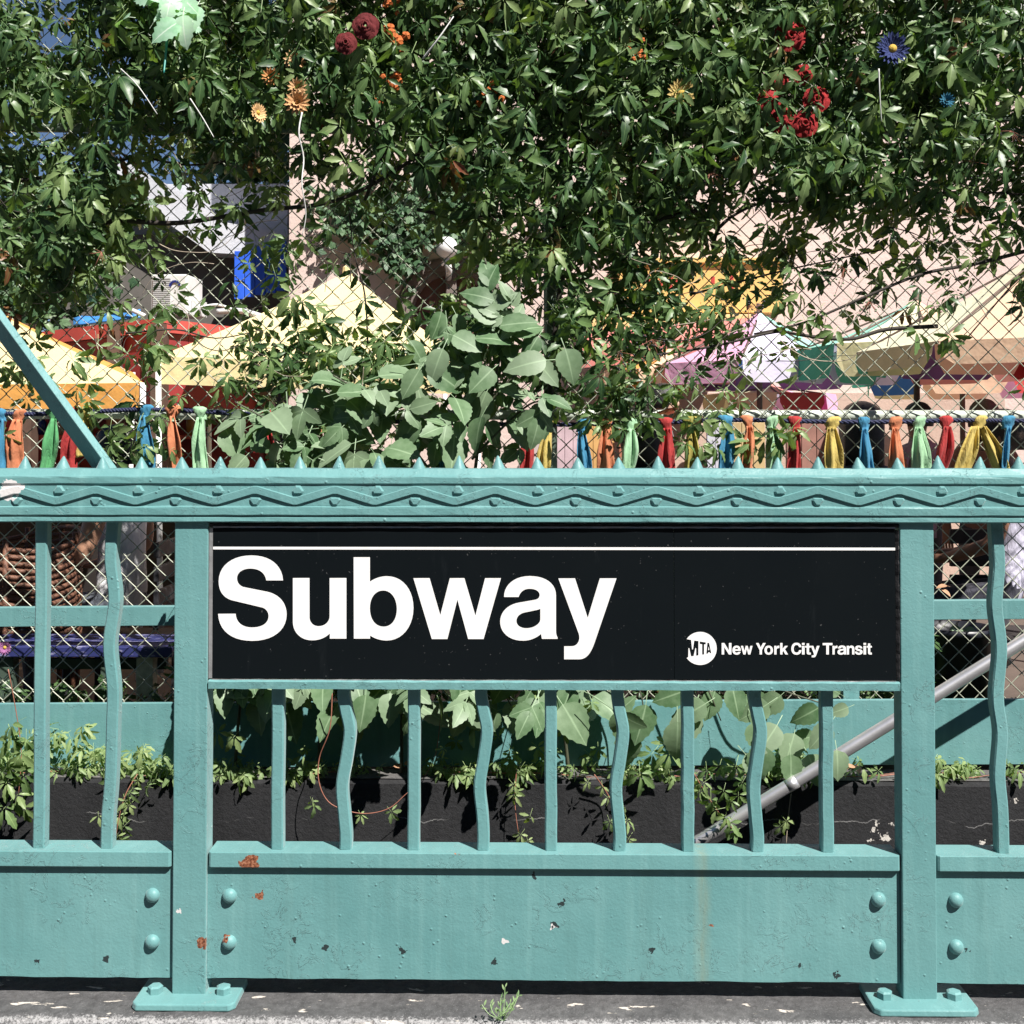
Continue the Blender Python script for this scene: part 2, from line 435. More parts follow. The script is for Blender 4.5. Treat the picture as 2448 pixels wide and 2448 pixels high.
# ================================================================== THE SETTING
def struct(name, mb, mat, **kw):
    return tag(part(name, mb, mat, None, **kw), kind='structure')
m = MB()
for (x0, x1, y0, y1) in ((-400, 400, -400, 0.3), (-400, 400, 2.35, 900), (-400, -4.2, 0.3, 2.35), (4.2, 400, 0.3, 2.35)):
    m.add([(x0, y0, -0.15), (x1, y0, -0.15), (x1, y1, -0.15), (x0, y1, -0.15)], [(0, 1, 2, 3)])
struct('ground', m, MAT['pavement'])
m = MB()
cf = [(-0.045, -0.02), (-0.075, -0.006), (-0.082, -0.013), (-0.085, -0.03), (-0.085, -0.15), (0.30, -0.15), (0.30, 0.0), (0.0, 0.0), (-0.055, -0.001)]
prof = [(-0.060, 0.0), (-0.074, -0.004), (-0.082, -0.013), (-0.084, -0.03), (-0.085, -0.16), (0.30, -0.16), (0.30, 0.0), (0.1, 0.0), (0.0, 0.0)]
m.prism_x(prof, -4.2, 4.2, 260, 0.0016)
struct('stairwell_coping', m, MAT['coping'])
m = MB()
m.box(-4.2, 4.2, 0.10, 0.30, -3.2, -0.165)
struct('stairwell_near_wall', m, MAT['wall_dark'])
m = MB()
zl = PZ(1868, 1.75)
m.prism_x([(1.75, -3.2), (1.751, zl - 0.012), (1.76, zl), (1.86, zl + 0.006), (2.35, zl + 0.006), (2.35, -3.2)], -4.2, 4.2, 200, 0.0018)
pw = struct('planter_wall', m, MAT['wall_dark'])
m = MB()
m.prism_x([(1.764, zl + 0.004), (1.78, zl + 0.0075), (1.88, zl + 0.012), (1.88, zl + 0.001)], -4.19, 4.19, 160, 0.0012)
part('ledge_skin', m, MAT['ledge'], pw)
m = MB()
for k in range(15):                              # the stair climbs to the right
    x1 = 3.9 - k * 0.30
    m.box(x1 - 0.32, x1, 0.31, 1.74, -3.2, -0.16 - 0.185 * (k + 1) + 0.001 * k)
struct('stairs', m, plain('stair_concrete', (0.10, 0.10, 0.10), 0.85))
m = MB()
m.add([(-30, 2.36, -0.146), (30, 2.36, -0.146), (30, 40, -0.146), (-30, 40, -0.146)], [(0, 1, 2, 3)])
struct('courtyard_floor', m, MAT['tiles'])

m = MB()
m.box(-60, 60, -26, -18, -0.15, 15.0)
for k in range(24):
    for j in range(5): m.box(-57.5 + k * 5, -55.5 + k * 5, -18.0, -17.94, 1.0 + j * 2.9, 2.8 + j * 2.9, 1)
struct('unseen_facade', m, [plain('dark_brick', (0.045, 0.04, 0.04), 0.9), plain('dark_glass', (0.03, 0.035, 0.04), 0.2)])  # unseen facade added to block sky fill, dark to cut bounce

# ================================================================== NEAR RAILING
XL, XR = -2.33, 2.42
post_px = (455, 2195)
def xp(px, Y=0.0): return P(px, 1700, Y).x
rail = thing('entrance_railing', 'sun-faded teal iron railing round the subway stairs with spiked zigzag top rail', 'railing', (0, 0, 0))
TF = -0.0125
FL = -0.146                                     # courtyard floor
z = lambda py: PZ(py, TF)
prof = [(0.055, z(1121)), (0.004, z(1121.5)), (-0.0065, z(1136)), (-0.0120, z(1140)), (-0.0125, z(1143)), (-0.0125, z(1155.5)), (-0.0095, z(1158)), (-0.0088, z(1159)),
        (-0.0088, z(1209)), (-0.0090, z(1211)), (-0.0120, z(1213)), (-0.0125, z(1216)), (-0.0125, z(1231)), (-0.0110, z(1233)), (-0.0070, z(1234)), (-0.0070, z(1236)), (-0.0100, z(1238)),
        (-0.0105, z(1247)), (-0.0065, z(1250)), (0.055, z(1250))]
m = MB()
m.prism_x(prof, XL, XR, 120, 0.0005)
top = part('top_rail', m, MAT['teal'], rail)
# zigzag relief, one period 192 px; valleys at the even bosses
PER = 192.0 * MPP(TF)
x_peak0 = xp(224.5, TF)
yb, yt = -0.0082, -0.0138
zt, zb = z(1163), z(1207)
hw = 9.0 * MPP(TF)
n0 = math.floor((XL - x_peak0) / PER); n1 = math.ceil((XR - x_peak0) / PER)
m = MB()
pts = []
for k in range(n0, n1 + 1):
    for (dx, zz) in ((-0.025, zt - hw), (0.025, zt - hw), (0.475, zb + hw), (0.525, zb + hw)):
        x = x_peak0 + (k + dx) * PER
        if XL <= x <= XR: pts.append((x, zz))
vs, fs = [], []
for i, (x, zz) in enumerate(pts):
    for (oy, oz) in ((yb, hw * 1.12), (yt, hw * 0.92), (yt, -hw * 0.92), (yb, -hw * 1.12)):
        vs.append((x, oy, zz + oz))
for i in range(len(pts) - 1):
    for k in range(3): fs.append((i * 4 + k, i * 4 + k + 1, i * 4 + 5 + k, i * 4 + 4 + k))
m.add(vs, fs)
part('zigzag_moulding', m, MAT['teal'], top)
def boss_mesh(flip):
    b = MB(); r = 17.0 * MPP(TF); f = -1 if flip else 1
    poly = [(-0.75, 0.55), (0.75, 0.55), (0.95, 0.1), (0.35, -1.0), (-0.35, -1.0), (-0.95, 0.1)]
    n = len(poly)
    vs = [(px * r, 0.0, pz * r * f * 0.82) for px, pz in poly] + [(px * r * 0.62, -0.0058, pz * r * f * 0.5) for px, pz in poly]
    b.add(vs, [tuple(range(n, 2 * n))] + [(k, (k + 1) % n, n + (k + 1) % n, n + k) for k in range(n)])
    return b.mesh('boss', [MAT['teal']])
bd, bu = boss_mesh(False), boss_mesh(True)
for k in range(n0, n1 + 1):
    x = x_peak0 + k * PER
    if XL + .02 < x < XR: inst('boss', bd, top, (x, yb + 0.0004, z(1197)))
    x += PER / 2
    if XL < x < XR - .02: inst('boss', bu, top, (x + .006, yb + 0.0004, z(1174)))
# spikes
sp = MB(); r0 = 17.5 * MPP(0); h0 = 29.0 * MPP(0)
sp.lathe([(r0, -0.004), (r0 * 0.93, 0.0), (r0 * 0.5, h0 * 0.52), (r0 * 0.16, h0 * 0.92), (0.0004, h0)], n=12)
spm = sp.mesh('spike', [MAT['teal']], smooth=True)
xs0 = xp(40, 0.0); st = 96.04 * MPP(0.0)
zs = PZ(1121, 0.0)
k = math.ceil((XL - xs0) / st)
while xs0 + k * st < XR:
    inst('spike', spm, rail, (xs0 + k * st + random.uniform(-.002, .002), 0.026, zs + 0.001), (random.uniform(-.05, .05), random.uniform(-.06, .06), random.uniform(0, 6)), (random.uniform(.92, 1.04), random.uniform(.92, 1.04), random.uniform(.88, 1.06))); k += 1
# posts with base plates
posts_x = [xp(455) - 1.588, xp(455), xp(2195), xp(2195) + 1.588]
for px_ in posts_x:
    w = 0.0365
    m = MB(); m.box(px_ - w, px_ + w, 0.0, 0.052, 0.012, z(1249))
    po = part('post', m, MAT['teal'], rail, bevel=0.0022)
    m = MB()
    hx = 0.112
    poly = [(-hx, -0.036), (-hx + 0.012, -0.05), (hx - 0.012, -0.05), (hx, -0.036), (hx, 0.075), (-hx, 0.075)]
    vs = [(px_ + a, b, 0.0005) for a, b in poly] + [(px_ + a * 0.985, b * 0.96, 0.0145) for a, b in poly]
    n = len(poly)
    m.add(vs, [tuple(range(n)), tuple(range(n, 2 * n))] + [(i, (i + 1) % n, n + (i + 1) % n, n + i) for i in range(n)])
    bp = part('base_plate', m, MAT['teal'], po, bevel=0.003)
    b = MB(); b.lathe([(0.0, 0.016), (0.012, 0.016), (0.0165, 0.013), (0.0165, 0.0), (0.02, -0.002)], n=6)
    bme = b.mesh('bolt', [MAT['teal']])
    for s in (-1, 1): inst('bolt', bme, po, (px_ + s * 0.0745, 0.006, 0.0145), (0, 0, random.uniform(0, 1)))
# ledges (bottom rails) and kick plates with rivets
bays = [(posts_x[0] + 0.037, xp(411)), (xp(498.5), xp(2151)), (xp(2238), posts_x[3] - 0.037)]
zL1, zL0 = PZ(2042, 0.0), PZ(2078, 0.0)
rv = MB(); rr = 17.5 * MPP(0.012)
rv.lathe([(rr, 0), (rr * 0.97, rr * 0.25), (rr * 0.82, rr * 0.52), (rr * 0.55, rr * 0.74), (rr * 0.25, rr * 0.83), (0.0003, rr * 0.85)], n=16, axis='y')
rvm = rv.mesh('rivet', [MAT['teal']], smooth=True)
for bi, (x0, x1) in enumerate(bays):
    m = MB()
    c = 0.022
    poly = [(x0, 0.012), (x0 + 0.001, 0.004), (x0 + 0.006, 0.0), (x1 - 0.006, 0.0), (x1 - 0.001, 0.004), (x1, 0.012), (x1, 0.073), (x0, 0.073)]
    n = len(poly)
    m.add([(a, b, zL0) for a, b in poly] + [(a, b + (0.0015 if b < .01 else 0), zL1) for a, b in poly],
          [tuple(range(n)), tuple(range(n, 2 * n))] + [(i, (i + 1) % n, n + (i + 1) % n, n + i) for i in range(n)])
    part('bottom_rail', m, MAT['teal'], rail, bevel=0.0015)
    m = MB()
    g0 = x0 - 0.003 if bi else x0; g1 = x1 + 0.001
    zk0, zk1 = PZ(2343, 0.012), zL0 - 0.0005
    nx = 40; vs, fs = [], []
    for i in range(nx + 1):
        x = g0 + (g1 - g0) * i / nx
        jb = random.uniform(-.0012, .0012)
        vs += [(x, 0.012, zk0 + jb), (x, 0.012, zk1), (x, 0.030, zk1), (x, 0.030, zk0 + jb)]
    for i in range(nx):
        for kk in range(4): fs.append((i * 4 + kk, i * 4 + (kk + 1) % 4, i * 4 + 4 + (kk + 1) % 4, i * 4 + 4 + kk))
    fs += [(0, 1, 2, 3), (nx * 4 + 3, nx * 4 + 2, nx * 4 + 1, nx * 4)]
    m.add(vs, fs)
    kp = part('kick_plate', m, MAT['teal'], rail)
    for (s, xe) in ((1, x0), (-1, x1)):
        for py in (2145, 2256):
            inst('rivet', rvm, kp, (xe + s * (0.0455 if bi == 1 else 0.043), 0.0118, PZ(py, 0.012)), (random.uniform(-.06, .06), random.uniform(0, 6), 0))
# balusters: straight and wavy ones take turns
YB = 0.020
def baluster(px, wavy, top_py, offs=None):
    x = xp(px, YB); z0 = zL1 + 0.0005; z1 = PZ(top_py, YB)
    m = MB()
    if not wavy: path = [(x + random.uniform(-.0008, .0008), YB, z0 + (z1 - z0) * i / 8) for i in range(9)]
    else:
        path = smooth_path([(x + o * MPP(YB), YB, PZ(py, YB)) for py, o in offs if PZ(py, YB) > z0 + .01] + [(x + offs[-1][1] * MPP(YB), YB, z0)], 5)
        if path[0].z < path[-1].z: path.reverse()
    m.bar(path, 0.0265, 0.0255)
    return part('wavy_baluster' if wavy else 'straight_baluster', m, MAT['teal'], rail)
midw = [(1640, -4), (1665, -5), (1700, 0), (1750, 9), (1815, 1), (1882, -8), (1950, -3), (2000, 1), (2030, 0)]
for px, w in ((663, 0), (826, 1), (989, 0), (1155, 1), (1317, 0), (1481, 1), (1645, 0), (1811, 1), (1978, 0)):
    baluster(px, w, 1640, [(a, b + random.uniform(-1, 1)) for a, b in midw])
lw = [(1240, 3), (1340, -2), (1437, 8), (1544, -4), (1648, 6), (1740, 5), (1836, 3), (1900, 0), (1960, -5), (2030, -6)]
rw = [(1240, -3), (1344, 2), (1390, -1), (1451, -5), (1549, 5), (1663, -4), (1751, 5), (1849, -2), (1930, 4), (2030, 6)]
for i, px in enumerate(range(262, -1000, -168)): baluster(px, i % 2 == 0, 1248, lw)
for i, px in enumerate(range(2391, 3700, 168)): baluster(px, i % 2 == 0, 1248, rw)
# frame strip under the sign
m = MB()
nx = 60; x0, x1 = xp(498.5), xp(2151)
for i in range(nx):
    pass
m.prism_x([(-0.004, PZ(1648, 0)), (-0.0045, PZ(1631, 0)), (0.0, PZ(1628, 0)), (0.05, PZ(1628, 0)), (0.05, PZ(1648, 0))], x0, x1, 80, 0.0007)
part('sign_support', m, MAT['teal'], rail)

# ================================================================== SIGN
YS = 0.004
sx0, sx1, sz0, sz1 = xp(507, YS), xp(2143, YS), PZ(1624, YS), PZ(1263, YS)
sign = thing('subway_sign', 'long black enamel sign with white Subway lettering set in the teal railing', 'sign', ((sx0 + sx1) / 2, YS, sz0))
seam = xp(1612, YS)
for (a, b) in ((sx0, seam - 0.0003), (seam + 0.0003, sx1)):
    m = MB(); m.box(a, b, YS, YS + 0.012, sz0, sz1)
    part('panel', m, MAT['sign_black'], sign, bevel=0.0008)
m = MB(); m.box(sx0 + 0.0005, sx1 - 0.0005, YS - 0.0008, YS + 0.0004, PZ(1314.3, YS), PZ(1308, YS)); part('white_line', m, MAT['sign_white'], sign)
m = MB(); m.prism_x([(YS - 0.002, sz1 + 0.0005), (YS - 0.001, sz1 + 0.004), (YS + 0.016, sz1 + 0.0045), (YS + 0.016, sz1 + 0.0005)], sx0, sx1, 90, 0.0005); part('top_lip', m, MAT['aluminium'], sign)
m = MB(); m.prism_x([(YS - 0.001, sz0 - 0.004), (YS - 0.0015, sz0 - 0.0015), (YS + 0.016, sz0 - 0.001), (YS + 0.016, sz0 - 0.004)], sx0, sx1, 90, 0.0006); part('bottom_lip', m, MAT['aluminium'], sign)
m = MB(); m.box(sx0 - 0.0085, sx0 - 0.0006, YS + 0.001, YS + 0.016, sz0, sz1); part('side_lip', m, MAT['aluminium'], sign)
m = MB()
nz = 40; vs, fs = [], []
for i in range(nz + 1):
    zz = sz0 + (sz1 - 0.004 - sz0) * i / nz
    j = random.uniform(-.0016, .0016)
    vs += [(sx1 + 0.0008, YS + 0.002 + j * .5, zz), (sx1 + 0.006, YS - 0.002 + j, zz), (sx1 + 0.0125 + j, YS + 0.001, zz), (sx1 + 0.0125, YS + 0.016, zz), (sx1 + 0.0008, YS + 0.016, zz)]
for i in range(nz):
    for kk in range(5): fs.append((i * 5 + kk, i * 5 + (kk + 1) % 5, i * 5 + 5 + (kk + 1) % 5, i * 5 + 5 + kk))
m.add(vs, fs); part('sealant_gap', m, MAT['sealant_gap'], sign)
m = MB(); m.prism_x([(YS + 0.004, z(1262)), (YS + 0.003, z(1256)), (YS + 0.006, z(1250.5)), (YS + 0.03, z(1250.5)), (YS + 0.03, z(1262))], sx0 - .008, sx1 + .012, 120, 0.0016); part('sealant_gap', m, MAT['sealant_gap'], sign)  # black strip stands in for the shadow in the gap above the sign

def parse(path):
    """SVG-like M/L/C/Z path -> list of closed polylines"""
    tk = path.replace('M', ' M ').replace('L', ' L ').replace('C', ' C ').replace('Z', ' Z ').split()
    out, cur, i, cmd = [], [], 0, None
    while i < len(tk):
        if tk[i] in 'MLCZ':
            cmd = tk[i]; i += 1
            if cmd == 'Z': out.append(cur); cur = []
            continue
        if cmd in 'ML': cur.append((float(tk[i]), float(tk[i + 1]))); i += 2
        else:
            p0 = cur[-1]; q = [float(v) for v in tk[i:i + 6]]; i += 6
            for s in range(1, 11):
                u = s / 10; a = (1 - u) ** 3; b = 3 * u * (1 - u) ** 2; c = 3 * u * u * (1 - u); d = u ** 3
                cur.append((a * p0[0] + b * q[0] + c * q[2] + d * q[4], a * p0[1] + b * q[1] + c * q[3] + d * q[5]))
    return out
def glyph(name, loops, mat, parent, y=YS - 0.0007, ext=0.0005):
    """closed loops of world (x, z) points -> a thin flat letter"""
    cu = bpy.data.curves.new(name, 'CURVE'); cu.dimensions = '2D'; cu.fill_mode = 'BOTH'; cu.extrude = ext
    for lp in loops:
        s = cu.splines.new('POLY'); s.points.add(len(lp) - 1)
        for p, (a, b) in zip(s.points, lp): p.co = (a, b, 0, 1)
        s.use_cyclic_u = True
    tmp = bpy.data.objects.new(name, cu); COL.objects.link(tmp)
    dg = bpy.context.evaluated_depsgraph_get()
    me = bpy.data.meshes.new_from_object(tmp.evaluated_get(dg))
    bpy.data.objects.remove(tmp)
    b = base_of(parent)
    for v in me.vertices: v.co = Vector((v.co.x, y - v.co.z, v.co.y)) - b
    me.flip_normals(); me.name = name
    me.materials.clear(); me.materials.append(mat)
    o = bpy.data.objects.new(name, me); return link(o, parent)
BIG = [
 (510, 1320, 8.78, 'M1466 592C1440 260 1180 68 800 68C400 68 115 280 115 610C115 860 250 960 380 1005L1020 1158C1110 1180 1162 1260 1162 1340C1162 1490 1020 1580 810 1580C600 1580 480 1470 468 1293L103 1293C120 1660 400 1860 820 1860C1250 1860 1540 1640 1540 1310C1540 1060 1380 890 1140 832L640 733C555 712 498 640 498 550C498 430 610 343 780 343C960 343 1090 430 1113 592Z'),
 (690, 1320, 6.232, 'M65 385L310 385L312 975C315 1050 370 1103 445 1103C530 1103 612 1045 612 950L612 385L860 385L862 1287L615 1287L615 1210C550 1270 470 1312 350 1312C180 1312 65 1190 65 1040Z'),
 (690, 1320, 6.232, 'M970 75L1211 75L1211 440C1280 390 1370 358 1465 358C1700 358 1860 560 1860 830C1860 1110 1690 1315 1465 1315C1370 1315 1280 1285 1215 1240L1215 1287L973 1287ZM1410 570C1290 570 1211 680 1211 835C1211 1000 1290 1110 1415 1110C1535 1110 1613 1000 1613 845C1613 690 1530 570 1410 570Z'),
 (980, 1370, 8.05, 'M68 97L378 97L585 810L768 97L1048 97L1260 820L1447 97L1752 97L1418 1268L1122 1268L914 510L722 1268L422 1268Z'),
 (1180, 1370, 11.365, 'M285 648C275 330 560 80 980 80C1420 80 1695 290 1695 600L1695 1560C1695 1660 1715 1710 1742 1760L1735 1785L1312 1785L1290 1650C1150 1770 980 1835 800 1835C430 1835 178 1620 178 1320C178 1060 380 850 700 800L1140 722C1210 705 1250 660 1250 590C1250 490 1140 425 970 425C830 425 720 510 680 648ZM1270 965C1225 990 1180 1000 1140 1008L830 1072C700 1105 620 1190 620 1300C620 1420 730 1498 890 1498C1090 1498 1270 1380 1270 1250Z'),
 (1320, 1370, 8.782, 'M130 110L480 110L747 940L1000 110L1350 110L890 1460C800 1720 700 1808 560 1808L252 1808L252 1535L420 1535C510 1530 570 1450 570 1350C570 1310 560 1270 545 1235Z'),
]
def wl_(px, py):
    p = P(px, py, YS); return (p.x, p.z)
for ox, oy, s, d in BIG:
    glyph('letter', [[wl_(ox + a / s, oy + b / s) for a, b in lp] for lp in parse(d)], MAT['sign_white'], sign)
arc = []
cx, cy, rr_ = 478, 546, 431
a0 = math.atan2(300 - cy, 120 - cx); a1 = math.atan2(795 - cy, 120 - cx)
if a0 > 0: a0 -= 2 * math.pi
for i in range(49):
    a = (a0) + ((a1 + 2 * math.pi if a1 < a0 else a1) - a0) * i / 48
    arc.append((cx + rr_ * math.cos(a), cy + rr_ * math.sin(a)))
logo = [arc + [(165, 772), (172, 540), (192, 540), (240, 757), (305, 748), (352, 540), (370, 540), (372, 740), (430, 728), (432, 352), (322, 340), (288, 570), (265, 570), (240, 322)],
        [(465, 365), (622, 388), (622, 440), (580, 440), (578, 705), (528, 712), (528, 440), (468, 432)],
        [(665, 395), (710, 402), (765, 665), (735, 678), (722, 645), (690, 650), (675, 682), (637, 690)],
        [(699, 505), (717, 585), (681, 592)]]
glyph('emblem', [[wl_(1630 + a / 10.92, 1500 + b / 10.92) for a, b in lp] for lp in logo], MAT['sign_white'], sign)
G = {
 'N': 'M0 0L0 720L160 720L440 250L440 720L590 720L590 0L435 0L150 470L150 0Z',
 'e': 'M525 230L165 230C170 150 215 110 280 110C325 110 355 130 370 160L515 160C480 50 400 -14 280 -14C110 -14 15 100 15 270C15 440 120 555 275 555C440 555 535 430 525 230ZM168 325L372 325C362 400 330 435 275 435C215 435 178 400 168 325Z',
 'Y': 'M0 720L175 720L320 440L465 720L635 720L395 280L395 0L240 0L240 280Z',
 'o': 'M15 270C15 440 120 555 285 555C450 555 555 440 555 270C555 100 450 -14 285 -14C120 -14 15 100 15 270ZM165 270C165 370 205 435 285 435C365 435 405 370 405 270C405 170 365 105 285 105C205 105 165 170 165 270Z',
 'r': 'M0 0L0 540L140 540L140 450C175 520 240 560 340 550L340 405C220 415 150 370 150 270L150 0Z',
 'k': 'M0 0L0 720L150 720L150 335L330 540L510 540L315 330L530 0L345 0L210 225L150 160L150 0Z',
 'C': 'M670 460C645 640 520 735 350 735C140 735 10 580 10 360C10 135 140 -15 350 -15C530 -15 650 90 672 270L515 270C500 170 440 118 350 118C235 118 168 210 168 360C168 510 235 602 350 602C440 602 500 550 515 460Z',
 'i': 'M0 0L0 540L150 540L150 0ZM0 605L0 725L150 725L150 605Z',
 't': 'M90 690L235 690L235 540L340 540L340 435L235 435L235 165C235 120 260 110 340 115L340 0C200 -15 90 -5 90 120L90 435L0 435L0 540L90 540Z',
 'T': 'M0 720L600 720L600 585L380 585L380 0L220 0L220 585L0 585Z',
 'n': 'M0 0L0 540L145 540L145 465C190 525 245 555 310 555C430 555 500 480 500 345L500 0L350 0L350 310C350 390 320 425 255 425C190 425 150 380 150 300L150 0Z',
 's': 'M480 385C470 495 385 555 255 555C110 555 25 495 25 390C25 290 100 250 215 225C310 205 345 195 345 155C345 120 310 100 255 100C195 100 155 130 150 180L8 180C15 55 110 -15 255 -15C405 -15 500 55 500 165C500 265 425 305 310 330C205 352 170 362 170 400C170 432 200 448 250 448C305 448 335 428 342 385Z',
}
def from_big(i, base, sc):                       # reuse the traced w, a, y
    ox, oy, s, d = BIG[i]
    return [[(a * sc, (base - b) * sc) for a, b in lp] for lp in parse(d)]
GL = {k: parse(v) for k, v in G.items()}
GL['w'] = from_big(3, 1268, 540 / 1171); GL['a'] = from_big(4, 1790, 540 / 1640); GL['y'] = from_big(5, 1385, 540 / 1275)
A, B_ = (1715, 5.747), (1885, 5.2)
for ch, (o, s), l, r in (('N', A, 58, 192), ('e', A, 205, 320), ('w', A, 322, 482), ('Y', A, 528, 662), ('o', A, 645, 762), ('r', A, 780, 850), ('k', A, 862, 970),
                         ('C', B_, 33, 160), ('i', B_, 166, 199), ('t', B_, 206, 276), ('y', B_, 276, 384), ('T', B_, 423, 545), ('r', B_, 545, 607), ('a', B_, 607, 717), ('n', B_, 722, 818), ('s', B_, 824, 920), ('i', B_, 930, 963), ('t', B_, 970, 1034)):
    lps = GL[ch]; xs = [p[0] for lp in lps for p in lp]; mn, mx = min(xs), max(xs)
    glyph('letter', [[wl_(o + (l + (a - mn) / (mx - mn) * (r - l)) / s, 1564.4 - b * 27.3 / 720) for a, b in lp] for lp in lps], MAT['sign_white'], sign)

# ================================================================== THE BRACE BEHIND THE TOP RAIL
def brace(label, a, b, roll, w=0.054, d=0.0185):
    a, b = Vector(a), Vector(b); t = (b - a).normalized()
    th = thing('diagonal_brace', label, 'brace', b)
    up = Vector((0, -1, 0)); n1 = t.cross(up).normalized(); n2 = t.cross(n1).normalized()
    c, s = math.cos(roll), math.sin(roll)
    u, v = n1 * c + n2 * s, -n1 * s + n2 * c
    m = MB(); vs = []
    for p in (a, b):
        for (i, j) in ((-1, -1), (1, -1), (1, 1), (-1, 1)): vs.append(p + u * i * w / 2 + v * j * d / 2)
    m.add(vs, [(0, 1, 2, 3), (7, 6, 5, 4), (0, 4, 5, 1), (1, 5, 6, 2), (2, 6, 7, 3), (3, 7, 4, 0)])
    part('bar', m, MAT['teal2'], th, bevel=0.002)
    m = MB(); m.box(b.x - 0.05, b.x + 0.05, 0.052, 0.075, z(1245), z(1150)); part('bracket', m, MAT['teal2'], th, bevel=0.002)
    return th

# ================================================================== STEEL HANDRAIL
YH = 1.63
h0, h1 = P(2448, 1532, YH), P(1655, 2020, YH)
hd = (h1 - h0).normalized()
hr = thing('steel_handrail', 'brushed steel handrail pipe sloping down into the stairwell', 'handrail', h1)
m = MB(); m.tube([h0 - hd * 1.5, h0, (h0 + h1) / 2, h1, h1 + hd * 1.6], 0.0225, 18); part('pipe', m, MAT['steel'], hr, smooth=True)
for f in (0.70, 1.02):
    p = h0 + (h1 - h0) * f
    m = MB(); m.tube([p - hd * 0.02, p + hd * 0.02], 0.0235, 18); part('sleeve', m, MAT['steel'], hr, smooth=True)
for f in (-0.5, 1.6):
    p = h0 + (h1 - h0) * f
    m = MB(); m.tube([p, p + Vector((0, 0.03, -0.06)), p + Vector((0, 0.15, -0.06))], 0.008, 8); part('bracket', m, MAT['steel'], hr, smooth=True)

# ================================================================== FAR RAILING ON THE PLANTER WALL
YF = 1.86
fr = thing('planter_railing', 'plain teal steel railing on the planter wall behind the stairs', 'railing', (0, YF, zl + 0.012))
def sloped(py_l, py_r, Y): return P(100, py_l, Y), P(2350, py_r, Y)
def plank(name, l0, l1, r0, r1, Y, th, parent, mat):
    """a long board given by its top and bottom rows left and right"""
    a0, b0 = sloped(l0, r0, Y); a1, b1 = sloped(l1, r1, Y)
    f = lambda a, b, x: a.z + (b.z - a.z) * (x - a.x) / (b.x - a.x)
    m = MB(); vs = []
    for x in (-3.9, 3.9):
        vs += [(x, Y, f(a1, b1, x)), (x, Y, f(a0, b0, x)), (x, Y + th, f(a0, b0, x)), (x, Y + th, f(a1, b1, x))]
    m.add(vs, [(0, 1, 5, 4), (1, 2, 6, 5), (2, 3, 7, 6), (3, 0, 4, 7), (0, 3, 2, 1), (4, 5, 6, 7)])
    return part(name, m, mat, parent, bevel=0.002)
plank('middle_rail', 1452, 1498, 1435, 1481, YF - 0.006, 0.036, fr, MAT['teal2'])
plank('lower_board', 1682, 1836, 1672, 1828, YF + 0.002, 0.02, fr, MAT['teal2'])
for px in (700, 2040, -500, 3000):
    x = P(px, 1500, YF).x
    m = MB(); m.box(x - 0.03, x + 0.03, YF + 0.031, YF + 0.07, zl + 0.013, PZ(1200, YF)); part('post', m, MAT['teal2'], fr)
m = MB(); m.box(-3.9, 3.9, YF + 0.02, YF + 0.09, PZ(1215, YF), PZ(1195, YF)); part('top_rail', m, MAT['teal2'], fr, bevel=0.003)
brace('teal diagonal bar rising behind the spikes past the orange canopy', P(-130, 598, 0.10), P(262, 1135, 0.085), R(40))

# ================================================================== CHAIN-LINK FENCE
YC = 2.0
fence = thing('chain_link_fence', 'tall olive chain-link fence overgrown with creeper', 'fence', (0, YC, FL))
D = 49.0 * MPP(YC) * 0.5                          # half a diamond
m = MB()
X0, X1, Z0, Z1 = -3.0, 3.0, -0.06, 3.55
ncol, nrow = int((X1 - X0) / D), int((Z1 - Z0) / D)
vs, fs = [], []
RW = 0.0025
for c in range(ncol):
    xc = X0 + c * D + D / 2
    o = len(vs)
    for k in range(nrow + 1):
        s = 1 if (k + c) % 2 else -1
        zz = Z0 + k * D
        xw = xc + s * (D * 0.5 + 0.001) + 0.004 * math.sin(zz * 5 + xc * 2); yw = YC + s * 0.0026 + 0.006 * math.sin(zz * 1.7 + xc * 1.3)
        for (a, b) in ((RW * 1.2, 0), (0, -RW), (-RW * 1.2, 0), (0, RW)): vs.append((xw + a, yw + b, zz))
    for k in range(nrow):
        for q in range(4):
            q2 = (q + 1) % 4
            fs.append((o + k * 4 + q, o + k * 4 + q2, o + k * 4 + 4 + q2, o + k * 4 + 4 + q))
m.add(vs, fs)
part('wire_mesh', m, MAT['wire'], fence, kind='stuff')
def pipe(name, py_l, py_r, Y, r, mat):
    a, b = P(200, py_l, Y), P(2300, py_r, Y); dx = (b.z - a.z) / (b.x - a.x)
    m = MB(); m.tube([(-3.2, Y, a.z + dx * (-3.2 - a.x)), (3.2, Y, a.z + dx * (3.2 - a.x))], r, 12); return part(name, m, mat, fence, smooth=True)
pipe('middle_pipe', 990, 993, 2.03, 0.0205, MAT['pipe_pale'])
pipe('upper_pipe', 306, 318, 2.03, 0.019, MAT['pipe'])
pipe('upper_pipe', 268, 282, 2.06, 0.014, MAT['pipe'])
for px in (1316, -420, 3050):
    x = P(px, 800, 2.05).x
    m = MB(); m.tube([(x, 2.06, FL), (x, 2.06, 3.6)], 0.027, 12); part('fence_post', m, MAT['pipe'], fence, smooth=True)
